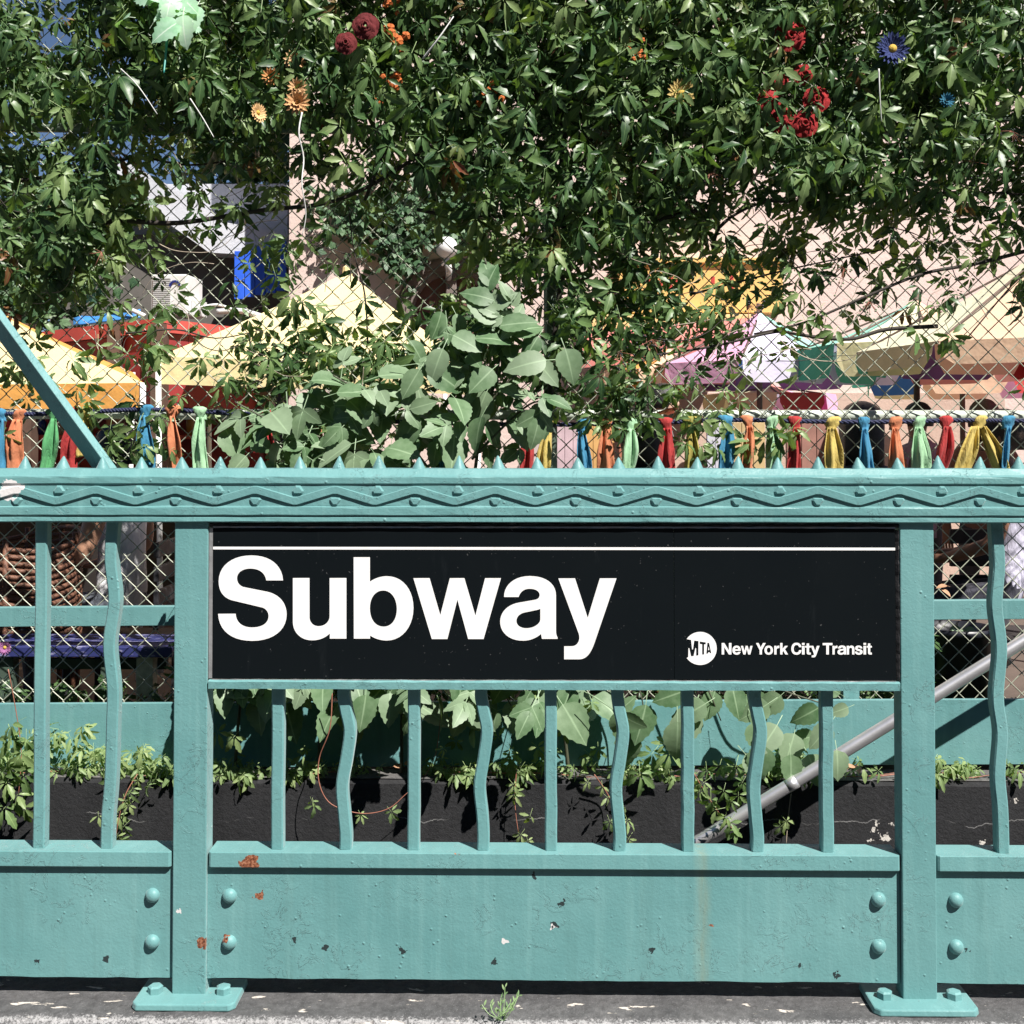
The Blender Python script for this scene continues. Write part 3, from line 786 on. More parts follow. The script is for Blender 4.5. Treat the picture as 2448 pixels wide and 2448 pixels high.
# ================================================================== FOLIAGE TOOLS
def leaflet(L, W, fold=0.25, droop=0.25, rows=8, teeth=0.1, tip=1.0, base=0.0, wide=0.42):
    """one blade along +u, half width W across v, folded on its midrib and drooping at the tip"""
    vs, fs, ac = [], [], []
    for i in range(rows + 1):
        t = i / rows
        w = W * (math.sin(math.pi * min(1, t ** (math.log(0.5) / math.log(wide)))) ** 0.8 if 0 < t < 1 else 0)
        if 0 < i < rows: w *= 1 + (teeth if i % 2 else -teeth)
        y = -droop * L * t * t
        u = L * (base + t * (1 - base))
        if i in (0, rows): vs.append((u, 0, y)); ac.append(0)
        else:
            vs += [(u - (0.3 * L / rows if i % 2 == 0 else 0), -w, y + fold * w), (u, 0, y), (u - (0.3 * L / rows if i % 2 == 0 else 0), w, y + fold * w)]; ac += [1, 0, 1]
    def idx(i, c): return 0 if i == 0 else (1 + (rows - 1) * 3 if i == rows else 1 + (i - 1) * 3 + c)
    for i in range(rows):
        for c in (0, 1):
            q = [idx(i, c), idx(i, c + 1), idx(i + 1, c + 1), idx(i + 1, c)]
            if i == 0: q = [q[0], q[2], q[3]]
            elif i == rows - 1: q = [q[0], q[1], q[2]]
            fs.append(tuple(q))
    return np.array(vs), fs, ac
def rot_w(a):
    c, s = math.cos(a), math.sin(a); return np.array([[c, -s, 0], [s, c, 0], [0, 0, 1]])
def rot_u(a):
    c, s = math.cos(a), math.sin(a); return np.array([[1, 0, 0], [0, c, -s], [0, s, c]])
def rot_v(a):
    c, s = math.cos(a), math.sin(a); return np.array([[c, 0, s], [0, 1, 0], [-s, 0, c]])
class Leaf:
    """template: vertices in (u: along, v: across, w: face) with faces and the 'across' value"""
    def __init__(s): s.v, s.f, s.a = np.zeros((0, 3)), [], []
    def add(s, vfa, M=None, o=(0, 0, 0)):
        v, f, a = vfa; n = len(s.v)
        v = v @ M.T if M is not None else v
        s.v = np.vstack([s.v, v + np.array(o)]); s.f += [tuple(i + n for i in q) for q in f]; s.a += list(a); return s
    def stick(s, p0, p1, r):
        p0, p1 = np.array(p0), np.array(p1)
        n = len(s.v)
        s.v = np.vstack([s.v, [p0 + (0, r, 0), p0 + (0, -r, 0), p1 + (0, -r * .6, 0), p1 + (0, r * .6, 0), p0 + (0, 0, r), p1 + (0, 0, r * .6)]])
        s.f += [(n, n + 1, n + 2, n + 3), (n, n + 4, n + 5, n + 3), (n + 4, n + 1, n + 2, n + 5)]; s.a += [0] * 6
        return s
def palmate(n=5, big=1.0, spread=1.0, seed=0, rows=8):
    """five leaflets fanned from one point, hanging"""
    r = random.Random(seed); lf = Leaf()
    angs = [0, 50, -50, 105, -105] if n == 5 else [0, 70, -70]
    lens = [1, .94, .94, .66, .66] if n == 5 else [1, .85, .85]
    for a, l in zip(angs, lens):
        a = R(a * spread + r.uniform(-9, 9)); l *= big * r.uniform(.88, 1.1)
        M = rot_w(a) @ rot_v(r.uniform(.05, .5)) @ rot_u(r.uniform(-.5, .5))
        lf.add(leaflet(l, l * r.uniform(.125, .175), r.uniform(.15, .65), r.uniform(.15, .6), rows, .13, base=.12, wide=.55), M)
    return lf.stick((-.55 * big, 0, -.25 * big), (.08 * big, 0, 0), .012 * big)
def simple_leaf(seed, W=.30, wide=.40, teeth=.04, rows=13):
    r = random.Random(seed); lf = Leaf()
    lf.add(leaflet(1, W * r.uniform(.9, 1.1), r.uniform(.05, .3), r.uniform(.1, .35), rows, teeth, base=.04, wide=wide))
    return lf.stick((-.28, 0, -.08), (.06, 0, 0), .012)
def pinnate(seed, pairs=2):
    """leaf of a box elder: an end leaflet and opposite pairs"""
    r = random.Random(seed); lf = Leaf()
    lf.add(leaflet(.62, .19, r.uniform(.05, .3), r.uniform(.1, .35), 12, .05, wide=.42), rot_u(r.uniform(-.3, .3)), (.55, 0, 0))
    for k in range(pairs):
        for s in (1, -1):
            M = rot_w(s * R(58 + r.uniform(-12, 12))) @ rot_u(r.uniform(-.5, .5)) @ rot_v(r.uniform(0, .35))
            lf.add(leaflet(.52, .165, r.uniform(.05, .35), r.uniform(.1, .4), 12, .05, wide=.42), M, (.46 - .36 * k, 0, 0))
    return lf.stick((-.25, 0, -.1), (.6, 0, 0), .012)
def ivy_leaf(seed):
    r = random.Random(seed); lf = Leaf()
    for a, l in ((0, 1), (50, .72), (-50, .72), (115, .4), (-115, .4)):
        lf.add(leaflet(l, l * .33, .1, .2, 4, 0, wide=.4), rot_w(R(a)))
    return lf
FRAME = np.array([[0, 1, 0], [0, 0, -1], [-1, 0, 0]], float)      # columns: u -> down, v -> right, w -> towards the street
def mat3(roll, tilt, yaw):
    cz, sz = math.cos(yaw), math.sin(yaw); cx, sx = math.cos(-tilt), math.sin(-tilt); cy, sy = math.cos(roll), math.sin(roll)
    Rz = np.array([[cz, -sz, 0], [sz, cz, 0], [0, 0, 1]]); Rx = np.array([[1, 0, 0], [0, cx, -sx], [0, sx, cx]]); Ry = np.array([[cy, 0, sy], [0, 1, 0], [-sy, 0, cy]])
    return Rz @ Rx @ Ry @ FRAME
def leaf_mesh(name, lf, mat, tone=0.0):
    me = bpy.data.meshes.new(name); me.from_pydata([tuple(p) for p in lf.v], [], lf.f)
    me.polygons.foreach_set('use_smooth', [True] * len(lf.f)); me.materials.append(mat)
    a = me.attributes.new('tone', 'FLOAT', 'POINT'); a.data.foreach_set('value', [tone] * len(lf.v))
    b = me.attributes.new('across', 'FLOAT', 'POINT'); b.data.foreach_set('value', [float(x) for x in lf.a])
    return me
class Bank:
    """leaf templates of one kind: single objects share a mesh, the mass is joined into one"""
    def __init__(s, name, lfs, mat):
        s.name, s.l, s.mat = name, lfs, mat
        s.me = [leaf_mesh(name, l, mat) for l in lfs]
    def one(s, parent, loc, M, scale, name=None):
        k = random.randrange(len(s.l))
        o = bpy.data.objects.new(name or s.name, s.me[k])
        M4 = Matrix([list(M[i] * scale) + [0] for i in range(3)] + [[0, 0, 0, 1]])
        M4.translation = Vector(loc) - base_of(parent)
        o.matrix_basis = M4
        return link(o, parent)
    def mass(s, name, parent, leaves, kind='stuff', mat=None):
        V, T, A, LS, LT, LI = [], [], [], [], [], []
        nv = nl = 0
        for (loc, M, sc) in leaves:
            k = random.randrange(len(s.l)); l = s.l[k]
            V.append((l.v * sc) @ M.T + np.array(loc)); T.append(np.full(len(l.v), random.random())); A.append(np.array(l.a, float))
            for f in l.f: LS.append(nl); LT.append(len(f)); nl += len(f); LI.extend([i + nv for i in f])
            nv += len(l.v)
        V = np.vstack(V) - np.array(base_of(parent))
        me = bpy.data.meshes.new(name)
        me.vertices.add(nv); me.vertices.foreach_set('co', V.ravel())
        me.loops.add(nl); me.loops.foreach_set('vertex_index', LI)
        me.polygons.add(len(LS)); me.polygons.foreach_set('loop_start', LS); me.polygons.foreach_set('loop_total', LT)
        me.update(calc_edges=True)
        me.polygons.foreach_set('use_smooth', [True] * len(LS))
        a = me.attributes.new('tone', 'FLOAT', 'POINT'); a.data.foreach_set('value', np.concatenate(T))
        b = me.attributes.new('across', 'FLOAT', 'POINT'); b.data.foreach_set('value', np.concatenate(A))
        me.materials.append(mat or s.mat)
        o = bpy.data.objects.new(name, me); link(o, parent)
        return tag(o, kind=kind) if kind else o
B_vine = Bank('leaf', [palmate(5, 1, 1, i) for i in range(14)] + [palmate(3, 1, 1, 50 + i) for i in range(3)], MAT['vine'])
B_young = Bank('leaf', [palmate(5, 1, 1.05, 80 + i, 6) for i in range(8)] + [palmate(3, 1, 1, 95 + i, 6) for i in range(2)], MAT['vine_young'])
B_mid = Bank('leaf', [palmate(5, 1, 1, 110 + i) for i in range(8)], leaf_mat('bright_creeper_leaf', (0.070, 0.135, 0.050), (0.115, 0.190, 0.070), (0.19, 0.26, 0.105), 0.22, 0.42))  # lighter copy of the creeper leaf, sunlit tone put into the colour
B_sap = Bank('leaf', [simple_leaf(130 + i) for i in range(6)] + [pinnate(140 + i, 1 + i % 2) for i in range(6)], MAT['sapling'])
B_big = Bank('leaf', [simple_leaf(160 + i, .36, .36) for i in range(6)], MAT['sapling'])
B_ivy = Bank('leaf', [ivy_leaf(i) for i in range(4)], MAT['ivy'])

# ================================================================== THE CREEPER ON THE FENCE
rows_y = [0, 60, 150, 250, 350, 450, 550, 650, 750, 850, 950, 1060]
cols_x = [0, 100, 200, 300, 400, 500, 600, 700, 800, 900, 1000, 1100, 1200, 1300, 1400, 1500, 1600, 1700, 1800, 1900, 2000, 2100, 2200, 2300, 2448]
dens = np.array([
 [.6, .55, .6, .85, 1, 1, 1, .9, .9, .9, .95, 1, 1, 1, 1, 1, 1, 1, 1, 1, 1, 1, 1, 1, .7],
 [.75, .6, .65, .85, 1, 1, 1, 1, 1, 1, 1, 1, 1, 1, 1, 1, 1, 1, 1, 1, 1, 1, 1, 1, .8],
 [1, 1, .9, .8, .9, .9, 1, 1, 1, 1, 1, 1, 1, 1, 1, 1, 1, 1, 1, 1, 1, 1, 1, .95, .85],
 [.6, .8, .85, .8, .7, .75, .8, .85, .9, .9, .95, 1, 1, 1, 1, 1, 1, 1, 1, 1, 1, 1, 1, 1, .9],
 [.45, .55, .8, .7, .5, .55, .6, .65, .7, .85, .9, .95, 1, 1, 1, 1, 1, 1, .95, .95, .95, .95, .95, .9, .9],
 [.85, .85, .8, .5, .32, .45, .55, .6, .65, .6, .6, .75, .9, 1, 1, 1, .85, .55, .55, .65, .7, .7, .7, .75, .85],
 [.9, .85, .65, .35, .25, .3, .4, .3, .15, .12, .12, .35, .65, .9, .95, .7, .45, .4, .45, .45, .38, .3, .4, .5, .6],
 [.7, .7, .45, .25, .1, .12, .35, .3, .10, .08, .06, .12, .4, .75, .8, .65, .58, .5, .45, .32, .15, .18, .18, .22, .28],
 [.4, .22, .1, .12, .12, .12, .35, .4, .18, .15, .3, .55, .75, .85, .8, .7, .62, .55, .42, .3, .3, .22, .18, .1, .08],
 [.5, .35, .22, .2, .35, .6, .7, .75, .75, .7, .85, .9, .95, .9, .85, .75, .6, .45, .32, .22, .12, .1, .08, .06, .05],
 [.12, .2, .4, .35, .3, .4, .5, .55, .55, .55, .6, .6, .55, .6, .65, .6, .5, .35, .12, .1, .05, .04, .04, .04, .04],
 [.03, .05, .2, .4, .12, .1, .15, .15, .15, .15, .2, .2, .15, .05, .08, .06, .12, .3, .2, .22, .03, .03, .02, .02, .02]])
def density(px, py):
    if py < 0: px, py = px, 0
    i = np.interp(py, rows_y, range(len(rows_y))); j = np.interp(px, cols_x, range(len(cols_x)))
    i0, j0 = min(int(i), len(rows_y) - 2), min(int(j), len(cols_x) - 2)
    a, b = i - i0, j - j0
    return (dens[i0, j0] * (1 - a) + dens[i0 + 1, j0] * a) * (1 - b) + (dens[i0, j0 + 1] * (1 - a) + dens[i0 + 1, j0 + 1] * a) * b
creeper = thing('creeper_vine', 'dense five-leaved creeper covering the upper half of the chain-link fence', 'vine', (0, 2.0, FL))
front, back = [], []
rr = random.Random(21)
clump = [(rr.uniform(-500, 2950), rr.uniform(-420, 1100), rr.uniform(40, 130)) for _ in range(330)]
N = 0
while N < 17500:
    N += 1
    if rr.random() < .75:
        c = clump[rr.randrange(len(clump))]; px, py = rr.gauss(c[0], c[2] * .8), rr.gauss(c[1], c[2] * .7)
    else: px, py = rr.uniform(-500, 2950), rr.uniform(-420, 1110)
    if py > 1105 or py < -480: continue
    d = density(px, py)
    if rr.random() > (d ** 1.5 if d < .9 else 1): continue
    thick = .32 if d > .7 else .12
    Y = 2.0 + rr.uniform(-thick, .2 if d > .7 else .06)
    if py > 1000: Y = min(Y, 1.93)
    loc = P(px, py, Y)
    M = mat3(rr.gauss(0, .5), rr.uniform(-.3, .8), rr.gauss(.1, .6))
    sc = rr.triangular(.045, .118, .08)
    (front if Y < 1.94 else back).append((loc, M, sc, py, px, d))
for _ in range(3600):                              # the shaded inner layer behind the wires
    px, py = rr.uniform(-500, 2950), rr.uniform(-420, 620)
    d = density(px, py)
    if d > .78 and rr.random() < d ** 4: back.append((P(px, py, rr.uniform(2.12, 2.36)), mat3(rr.gauss(0, .7), rr.uniform(-.3, .8), rr.gauss(0, .7)), rr.uniform(.09, .13), py, px, d))
front.sort(key=lambda q: q[0].y - q[2] * 2)
vis = [q for q in front if -40 < q[3] < 1100 and -30 < q[4] < 2480]
singles = vis[:300]; ids = set(id(q) for q in singles)
for q in singles: (B_mid if rr.random() < (.3 if q[5] > .6 else .75) else B_vine).one(creeper, q[0], q[1], q[2] * 1.06)
rest = [q for q in front if id(q) not in ids] + back
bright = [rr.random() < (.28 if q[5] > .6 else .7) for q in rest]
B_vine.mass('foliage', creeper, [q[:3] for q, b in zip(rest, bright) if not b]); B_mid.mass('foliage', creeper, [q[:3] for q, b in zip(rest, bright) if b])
# woody stems: the branches one can follow, then thin runners
def stem(path_px, Y, r, mat, parent=creeper, name='stem', wob=4):
    pts = [P(x + rr.uniform(-wob, wob), y + rr.uniform(-wob, wob), (Y[i] if isinstance(Y, (list, tuple)) else Y + rr.uniform(-.02, .02))) for i, (x, y) in enumerate(path_px)]
    sp_ = smooth_path(pts, 5); n = len(sp_)
    m = MB(); m.tube(sp_, [r * (1 - .55 * i / n) for i in range(n)], 6); return part(name, m, mat, parent, smooth=True)
for pth, r in (([(-80, 560), (150, 540), (290, 530), (430, 530), (620, 500), (800, 480), (960, 400), (1060, 310), (1130, 180)], .012),
               ([(1000, 500), (1100, 520), (1220, 515), (1350, 505)], .008), ([(2448, 600), (2330, 630), (2200, 655), (2060, 715), (1920, 770), (1800, 800)], .008),
               ([(2240, 780), (2120, 785), (2030, 808), (1920, 805), (1850, 795), (1700, 830), (1560, 850)], .0085), ([(1650, 700), (1750, 680), (1900, 640), (2100, 600)], .005),
               ([(1460, 560), (1600, 520), (1700, 490), (1760, 430)], .010), ([(1700, 590), (1730, 530), (1830, 480), (1960, 480), (2110, 470)], .007),
               ([(-60, 440), (120, 420), (250, 400), (330, 375), (450, 395), (560, 380)], .008), ([(1800, 480), (1950, 485), (2150, 470), (2300, 455), (2470, 470)], .008),
               ([(300, 800), (420, 790), (520, 805), (620, 790)], .004), ([(1316, 1000), (1330, 800), (1350, 600), (1340, 400), (1370, 200), (1360, -100)], .013),
               ([(880, 820), (870, 700), (850, 600), (830, 480)], .004), ([(940, 300), (900, 400), (870, 480)], .012), ([(2480, 700), (2440, 660), (2290, 830), (2200, 900)], .004)):
    stem(pth, 1.97, r, MAT['bark'])
for k in range(100):
    x, y = rr.uniform(-50, 2480), rr.uniform(250, 900)
    if density(x, y) < .1: continue
    a = rr.uniform(0, 6.28); pth = [(x, y)]
    for _ in range(5):
        a += rr.gauss(0, .5); x += 45 * math.cos(a); y += 32 * math.sin(a); pth.append((x, y))
    stem(pth, rr.uniform(1.84, 1.98), rr.uniform(.0012, .0026), MAT['bark'] if rr.random() < .65 else MAT['twig_pale'], name='runner')
# little green-black berries on reddish stalks
bm_ = MB(); bm_.lathe([(0.0005, -.004), (.0032, -.0025), (.0042, 0), (.0032, .0026), (.0005, .0042)], n=6)
berry_m = {'dark': plain('berry_dark', (.02, .022, .03), .4), 'green': plain('berry_green', (.22, .27, .16), .4)}
for (bx, by) in ((1300, 60), (1350, 110), (1390, 50), (1500, 80), (1550, 240), (1700, 430), (2020, 660), (2080, 740), (1790, 750), (2060, 380), (1990, 400), (1480, 860), (1560, 830), (1330, 480), (2310, 400), (240, 620), (1240, 70), (1640, 60), (1720, 60), (1440, 330), (2000, 330), (2420, 330)):
    m = MB(); g = random.choice(['green', 'dark', 'green'])
    c0 = P(bx, by, 1.82)
    for _ in range(22):
        o = Vector((rr.gauss(0, .035), rr.gauss(0, .02), rr.gauss(0, .03)))
        m.add([Vector(v) + c0 + o for v in bm_.v], bm_.f, 0)
        if rr.random() < .5: m.tube([c0 + Vector((0, .01, .03)), c0 + o], .0009, 4, mi=1)
    part('berry_cluster', m, [berry_m[g], MAT['twig']], creeper, smooth=True, kind='stuff')

# ================================================================== BROAD-LEAVED SAPLING IN FRONT OF THE FENCE
sap = thing('broad_leaved_sapling', 'pale broad-leaved sapling rising in front of the fence behind the top rail', 'sapling', P(1120, 1240, 1.78))
def sstem(pth, Y0, Y1, r):
    n = len(pth); return stem(pth, [Y0 + (Y1 - Y0) * i / (n - 1) for i in range(n)], r, MAT['sapwood'], sap)
MAT['sapwood'] = plain('green_brown_stem', (.07, .075, .045), .6, 0, .3, 30, .2, 90)
sstem([(1120, 1250), (1150, 1050), (1175, 930), (1200, 800), (1185, 700), (1155, 620)], 1.78, 1.70, .007)
sstem([(1110, 1230), (1000, 1090), (930, 1000), (860, 940), (800, 900)], 1.78, 1.66, .006)
sstem([(1090, 1240), (940, 1130), (800, 1060), (660, 1010), (560, 960)], 1.78, 1.64, .006)
sstem([(1170, 960), (1230, 900), (1290, 880), (1330, 860)], 1.72, 1.66, .004)
sstem([(1130, 1100), (1230, 1000), (1290, 960), (1330, 1000)], 1.75, 1.62, .005)
def sl(px, py, s, roll, tilt, yaw, Y, bank=B_sap):
    bank.one(sap, P(px, py, Y), mat3(R(roll), R(tilt), R(yaw)), s)
# the leaves one can pick out, placed as they stand: base point, length, which way they point (0 down, 90 right, 180 up)
for a in ((1180, 690, .13, 165, 10, 10, 1.66), (1160, 700, .12, -165, 5, -20, 1.66), (1185, 720, .13, 110, 15, 20, 1.65), (1165, 730, .12, -115, 10, -10, 1.65), (1195, 770, .15, 130, 20, 20, 1.64), (1190, 780, .15, -100, 30, -15, 1.64),
          (1235, 770, .14, 160, 0, 25, 1.66), (1240, 780, .15, 120, 25, 30, 1.66), (1215, 800, .15, -120, 40, 0, 1.64), (1130, 810, .15, -100, 50, -10, 1.62), (1080, 800, .13, -60, 30, 0, 1.62), (1060, 830, .14, 20, 15, 0, 1.61),
          (1020, 880, .16, -60, 15, 10, 1.62), (1005, 880, .13, 30, 10, 0, 1.60), (960, 870, .15, -95, 35, 0, 1.63), (900, 900, .16, -105, 55, 0, 1.63), (860, 930, .16, -80, 60, 10, 1.62), (800, 940, .15, -100, 60, -10, 1.62), (740, 910, .14, -100, 55, 0, 1.64),
          (1300, 930, .19, 12, 5, 20, 1.60), (1250, 940, .16, -70, 50, 0, 1.61), (1310, 860, .16, 80, 20, 20, 1.62), (1350, 830, .14, -15, 10, 10, 1.63), (1280, 860, .13, -40, 15, 0, 1.63), (1180, 880, .13, 45, 20, 10, 1.64)):
    sl(*a, bank=B_big if rr.random() < .45 else B_sap)
for _ in range(180):
    px = rr.triangular(450, 1300, 780); py = rr.uniform(900, 1235)
    if px > 1150 and py < 930: continue
    if py < 1030 - (px - 470) * .4 and px < 900: continue
    sl(px, py, rr.uniform(.10, .17), rr.gauss(0, 60), rr.uniform(0, 60), rr.gauss(0, 30), rr.uniform(1.58, 1.86), B_big if rr.random() < .5 else B_sap)
for _ in range(36):
    sl(rr.gauss(1170, 90), rr.uniform(740, 960), rr.uniform(.09, .14), rr.gauss(0, 80), rr.uniform(0, 60), rr.gauss(0, 30), rr.uniform(1.66, 1.84))

for _ in range(210):                               # the bush goes on down behind the sign and shades the board
    px, py = rr.uniform(470, 1480), rr.uniform(1240, 1690)
    sl(px, py, rr.uniform(.12, .18), rr.gauss(0, 40), rr.uniform(0, 60), rr.gauss(0, 30), rr.uniform(1.58, 1.84), B_big if rr.random() < .6 else B_sap)
for k in range(5): sstem([(560 + 200 * k, 1850), (580 + 190 * k, 1650), (640 + 170 * k, 1450), (700 + 130 * k, 1250)], 1.80, 1.72, .007)
# ================================================================== PLANTS ON THE PLANTER LEDGE
low = thing('trailing_creeper', 'low young creeper trailing along the ledge of the planter wall', 'creeper', (0, 1.8, zl))
def ledge_h(px):                                 # how high the fringe stands above the ledge row 1850, in pixels
    return 22 + 14 * math.sin(px * .011) + 10 * math.sin(px * .037 + 1)
many, few = [], []
for k in range(1200):
    px = rr.uniform(-420, 2880)
    if 1130 < px % 2448 < 1180 and rr.random() < .7: continue
    dn = .55 + .45 * math.sin(px * .013 + 2) * math.sin(px * .0041)
    if px < 430: dn = 1
    if 880 < px < 1030: dn *= .15
    if 2030 < px < 2160: dn *= .3
    if rr.random() > dn: continue
    py = 1845 - abs(rr.gauss(0, ledge_h(px) * (1.4 if px < 430 else .8))) + rr.uniform(-4, 14)
    Y = rr.uniform(1.73, 1.84)
    many.append((P(px, py, Y), mat3(rr.gauss(0, .7), rr.uniform(.2, 1.2), rr.gauss(0, .6)), rr.triangular(.022, .075, .04), px))
many.sort(key=lambda q: q[0].y - q[2])
vis = [q for q in many if -20 < q[3] < 2470]
for q in vis[:230]: B_young.one(low, q[0], q[1], q[2])
ids = set(id(q) for q in vis[:230])
B_young.mass('foliage', low, [q[:3] for q in many if id(q) not in ids])
for k in range(10):
    x = -300 + k * 300
    stem([(x + 70 * i, 1852 + rr.uniform(-8, 8)) for i in range(6)], 1.79, .0025, MAT['twig'], low, 'runner')
# sprays hanging over the dark wall
def hanging(pth, Y, leaves, label, bank=B_young, r=.0022, mat='twig', smin=.03, smax=.05):
    th = thing('hanging_runner', label, 'runner', P(pth[0][0], pth[0][1], Y))
    stem(pth, Y, r, MAT[mat], th, 'stem', 2)
    for (lx, ly) in leaves:
        bank.one(th, P(lx, ly, Y - .012), mat3(rr.gauss(0, .5), rr.uniform(.1, .8), rr.gauss(0, .4)), rr.uniform(smin, smax))
    return th
hanging([(793, 1650), (787, 1740), (765, 1810), (764, 1870), (785, 1915), (830, 1938), (880, 1944), (930, 1930), (970, 1900), (1010, 1860), (1040, 1800), (1052, 1700)], 1.62, [(746, 1915), (750, 1925), (862, 1948), (935, 1940), (1060, 1790)], 'reddish creeper runner hanging in a wide loop below the sign')
hanging([(330, 1850), (300, 1900), (285, 1960), (275, 2010)], 1.70, [(330, 1865), (352, 1880), (318, 1885), (300, 1915), (308, 1925), (285, 1950), (296, 1975), (280, 2000), (290, 2008), (235, 1950), (372, 1862), (310, 1895)], 'thick creeper spray hanging beside the left wavy baluster', smin=.035, smax=.055)
hanging([(1235, 1840), (1230, 1920), (1240, 1990)], 1.70, [(1228, 1875), (1230, 1900), (1268, 1950), (1245, 1995), (1262, 2010), (1234, 1890)], 'short creeper sprig hanging left of the middle straight baluster')
hanging([(1420, 1850), (1455, 1900), (1475, 1960), (1492, 2010)], 1.70, [(1405, 1870), (1440, 1880), (1452, 1905), (1458, 1965), (1500, 1960), (1502, 2005), (1492, 1930)], 'young creeper sprig trailing beside a wavy baluster below the sign')
hanging([(1660, 1850), (1690, 1900), (1720, 1945), (1755, 1985)], 1.56, [(1672, 1890), (1700, 1912), (1730, 1890), (1748, 1915), (1712, 1935), (1735, 1952), (1765, 1900), (1745, 1965), (1682, 1870), (1775, 1870), (1760, 1985)], 'leafy creeper sprig hanging in front of the steel handrail', B_mid, smin=.045, smax=.065)
hanging([(1890, 1900), (1885, 1960), (1878, 2020)], 1.72, [(1868, 1975), (1880, 1962)], 'tiny two-leaved sprig under the handrail', smin=.04, smax=.05, mat='twig_pale')
hanging([(20, 1600), (40, 1700), (50, 1800), (45, 1900)], 1.66, [(30, 1760), (50, 1800), (20, 1830), (55, 1850), (15, 1870), (40, 1900), (10, 1930), (55, 1930), (30, 1730), (62, 1770)], 'large creeper spray hanging at the far left edge', B_mid, smin=.07, smax=.10)
# broad leaves drooping below the sign
bl = thing('drooping_shrub', 'pale broad-leaved shrub drooping between the balusters under the sign', 'shrub', P(1600, 1640, 1.75))
for pth in ([(1480, 1560), (1530, 1640), (1545, 1720)], [(1640, 1560), (1690, 1640), (1720, 1720)], [(1800, 1560), (1860, 1640), (1960, 1680), (2010, 1700)], [(1180, 1560), (1200, 1640), (1230, 1700)]):
    stem(pth, 1.72, .004, MAT['sapwood'], bl)
for (px, py, s, ro, ti, ya) in ((1495, 1690, .17, -5, 0, 10), (1545, 1680, .16, 15, 5, 15), (1505, 1740, .15, 5, 5, -5), (1660, 1690, .17, 30, 5, 10), (1640, 1650, .13, 70, 10, 0), (1690, 1680, .13, 60, 15, 0), (1620, 1720, .16, 0, 0, 0), (1710, 1650, .12, 20, 10, 0),
                            (1790, 1650, .13, -30, 10, 0), (1840, 1680, .13, 60, 10, 0), (1800, 1720, .14, -20, 10, 0), (1870, 1660, .12, 50, 0, 0), (1860, 1730, .14, 40, 20, 10), (1830, 1780, .14, 20, 10, 0), (1900, 1750, .13, 20, 20, 0), (1960, 1690, .12, 60, 10, 0), (1985, 1730, .12, 40, 10, 0), (2000, 1790, .11, 0, 20, 0), (1930, 1800, .13, -20, 20, 0), (1780, 1800, .12, -40, 15, 0),
                            (1130, 1680, .12, -30, 5, 0), (1145, 1640, .12, 10, 5, 0), (1105, 1700, .10, 20, 15, 0), (1270, 1650, .09, 30, 10, 0), (1890, 1800, .12, 0, 10, 0), (1950, 1760, .11, 80, 10, 0), (1750, 1640, .12, -10, 20, 0), (2030, 1690, .08, 70, 10, 0), (2010, 1660, .07, 120, 10, 0)):
    B_big.one(bl, P(px, py, rr.uniform(1.60, 1.74)), mat3(R(ro), R(ti), R(ya)), s)
for (px, py, s, ro) in ((1260, 1670, .085, 0), (1375, 1690, .06, 20), (1350, 1740, .06, -10), (1415, 1680, .05, 10), (1600, 1800, .085, 0), (1530, 1850, .09, 0), (1560, 1800, .07, 40), (1590, 1780, .06, 150), (1760, 1830, .08, 20), (1430, 1790, .05, 0), (560, 1760, .07, 30), (520, 1750, .07, -30), (1690, 1840, .06, 0), (1090, 1770, .05, 20), (520, 1660, .06, 0)):
    B_mid.one(bl, P(px, py, rr.uniform(1.66, 1.76)), mat3(R(ro), R(25), 0), s)
# dry fallen leaves
for i, (px, py) in enumerate(((940, 1832), (965, 1828), (2030, 1835), (2050, 1830), (2265, 1400), (2250, 1408))):
    th = tag(Bank('fallen_leaf', [simple_leaf(300 + i, .3)], MAT['dryleaf']).one(None, P(px, py, 1.80 if py > 1500 else 1.9), mat3(rr.uniform(-2, 2), 1.2, .4), .045), ['curled brown leaf on the ledge below the middle of the sign', 'second curled brown leaf on the ledge, right of its twin', 'dry brown leaf caught where the handrail crosses the board', 'dry brown leaf just right of the handrail crossing', 'dry orange leaf lying on the teal rail in the right gap', 'smaller dry leaf lying on the teal rail in the right gap'][i], 'leaf', 'dry fallen leaves')
# weed on the kerb
wd = thing('weed', 'small pale green weed sprouting from the coping edge below the railing', 'weed', (P(1195, 2420, -.08).x, -.08, -.02))
for k in range(9):
    b = P(1195 + rr.uniform(-12, 12), 2440, -.09); tip = P(1195 + rr.uniform(-45, 45), 2380 + rr.uniform(-20, 35), -.085)
    m = MB(); mid = (b + tip) / 2 + Vector((rr.uniform(-.006, .006), -.008, 0)); m.tube(smooth_path([b, mid, tip], 4), .0007, 4); part('stalk', m, MAT['weed'], wd)
    for f in (.4, .6, .75, .9, 1):
        p = b.lerp(tip, f); B = Bank_weed if 'Bank_weed' in globals() else None
        if B is None: Bank_weed = B = Bank('leaf', [simple_leaf(320 + i, .16, .5, 0, 4) for i in range(3)], MAT['weed'])
        B.one(wd, p, mat3(R(180) + rr.gauss(0, .9), .2, rr.gauss(0, .5)), rr.uniform(.008, .014))

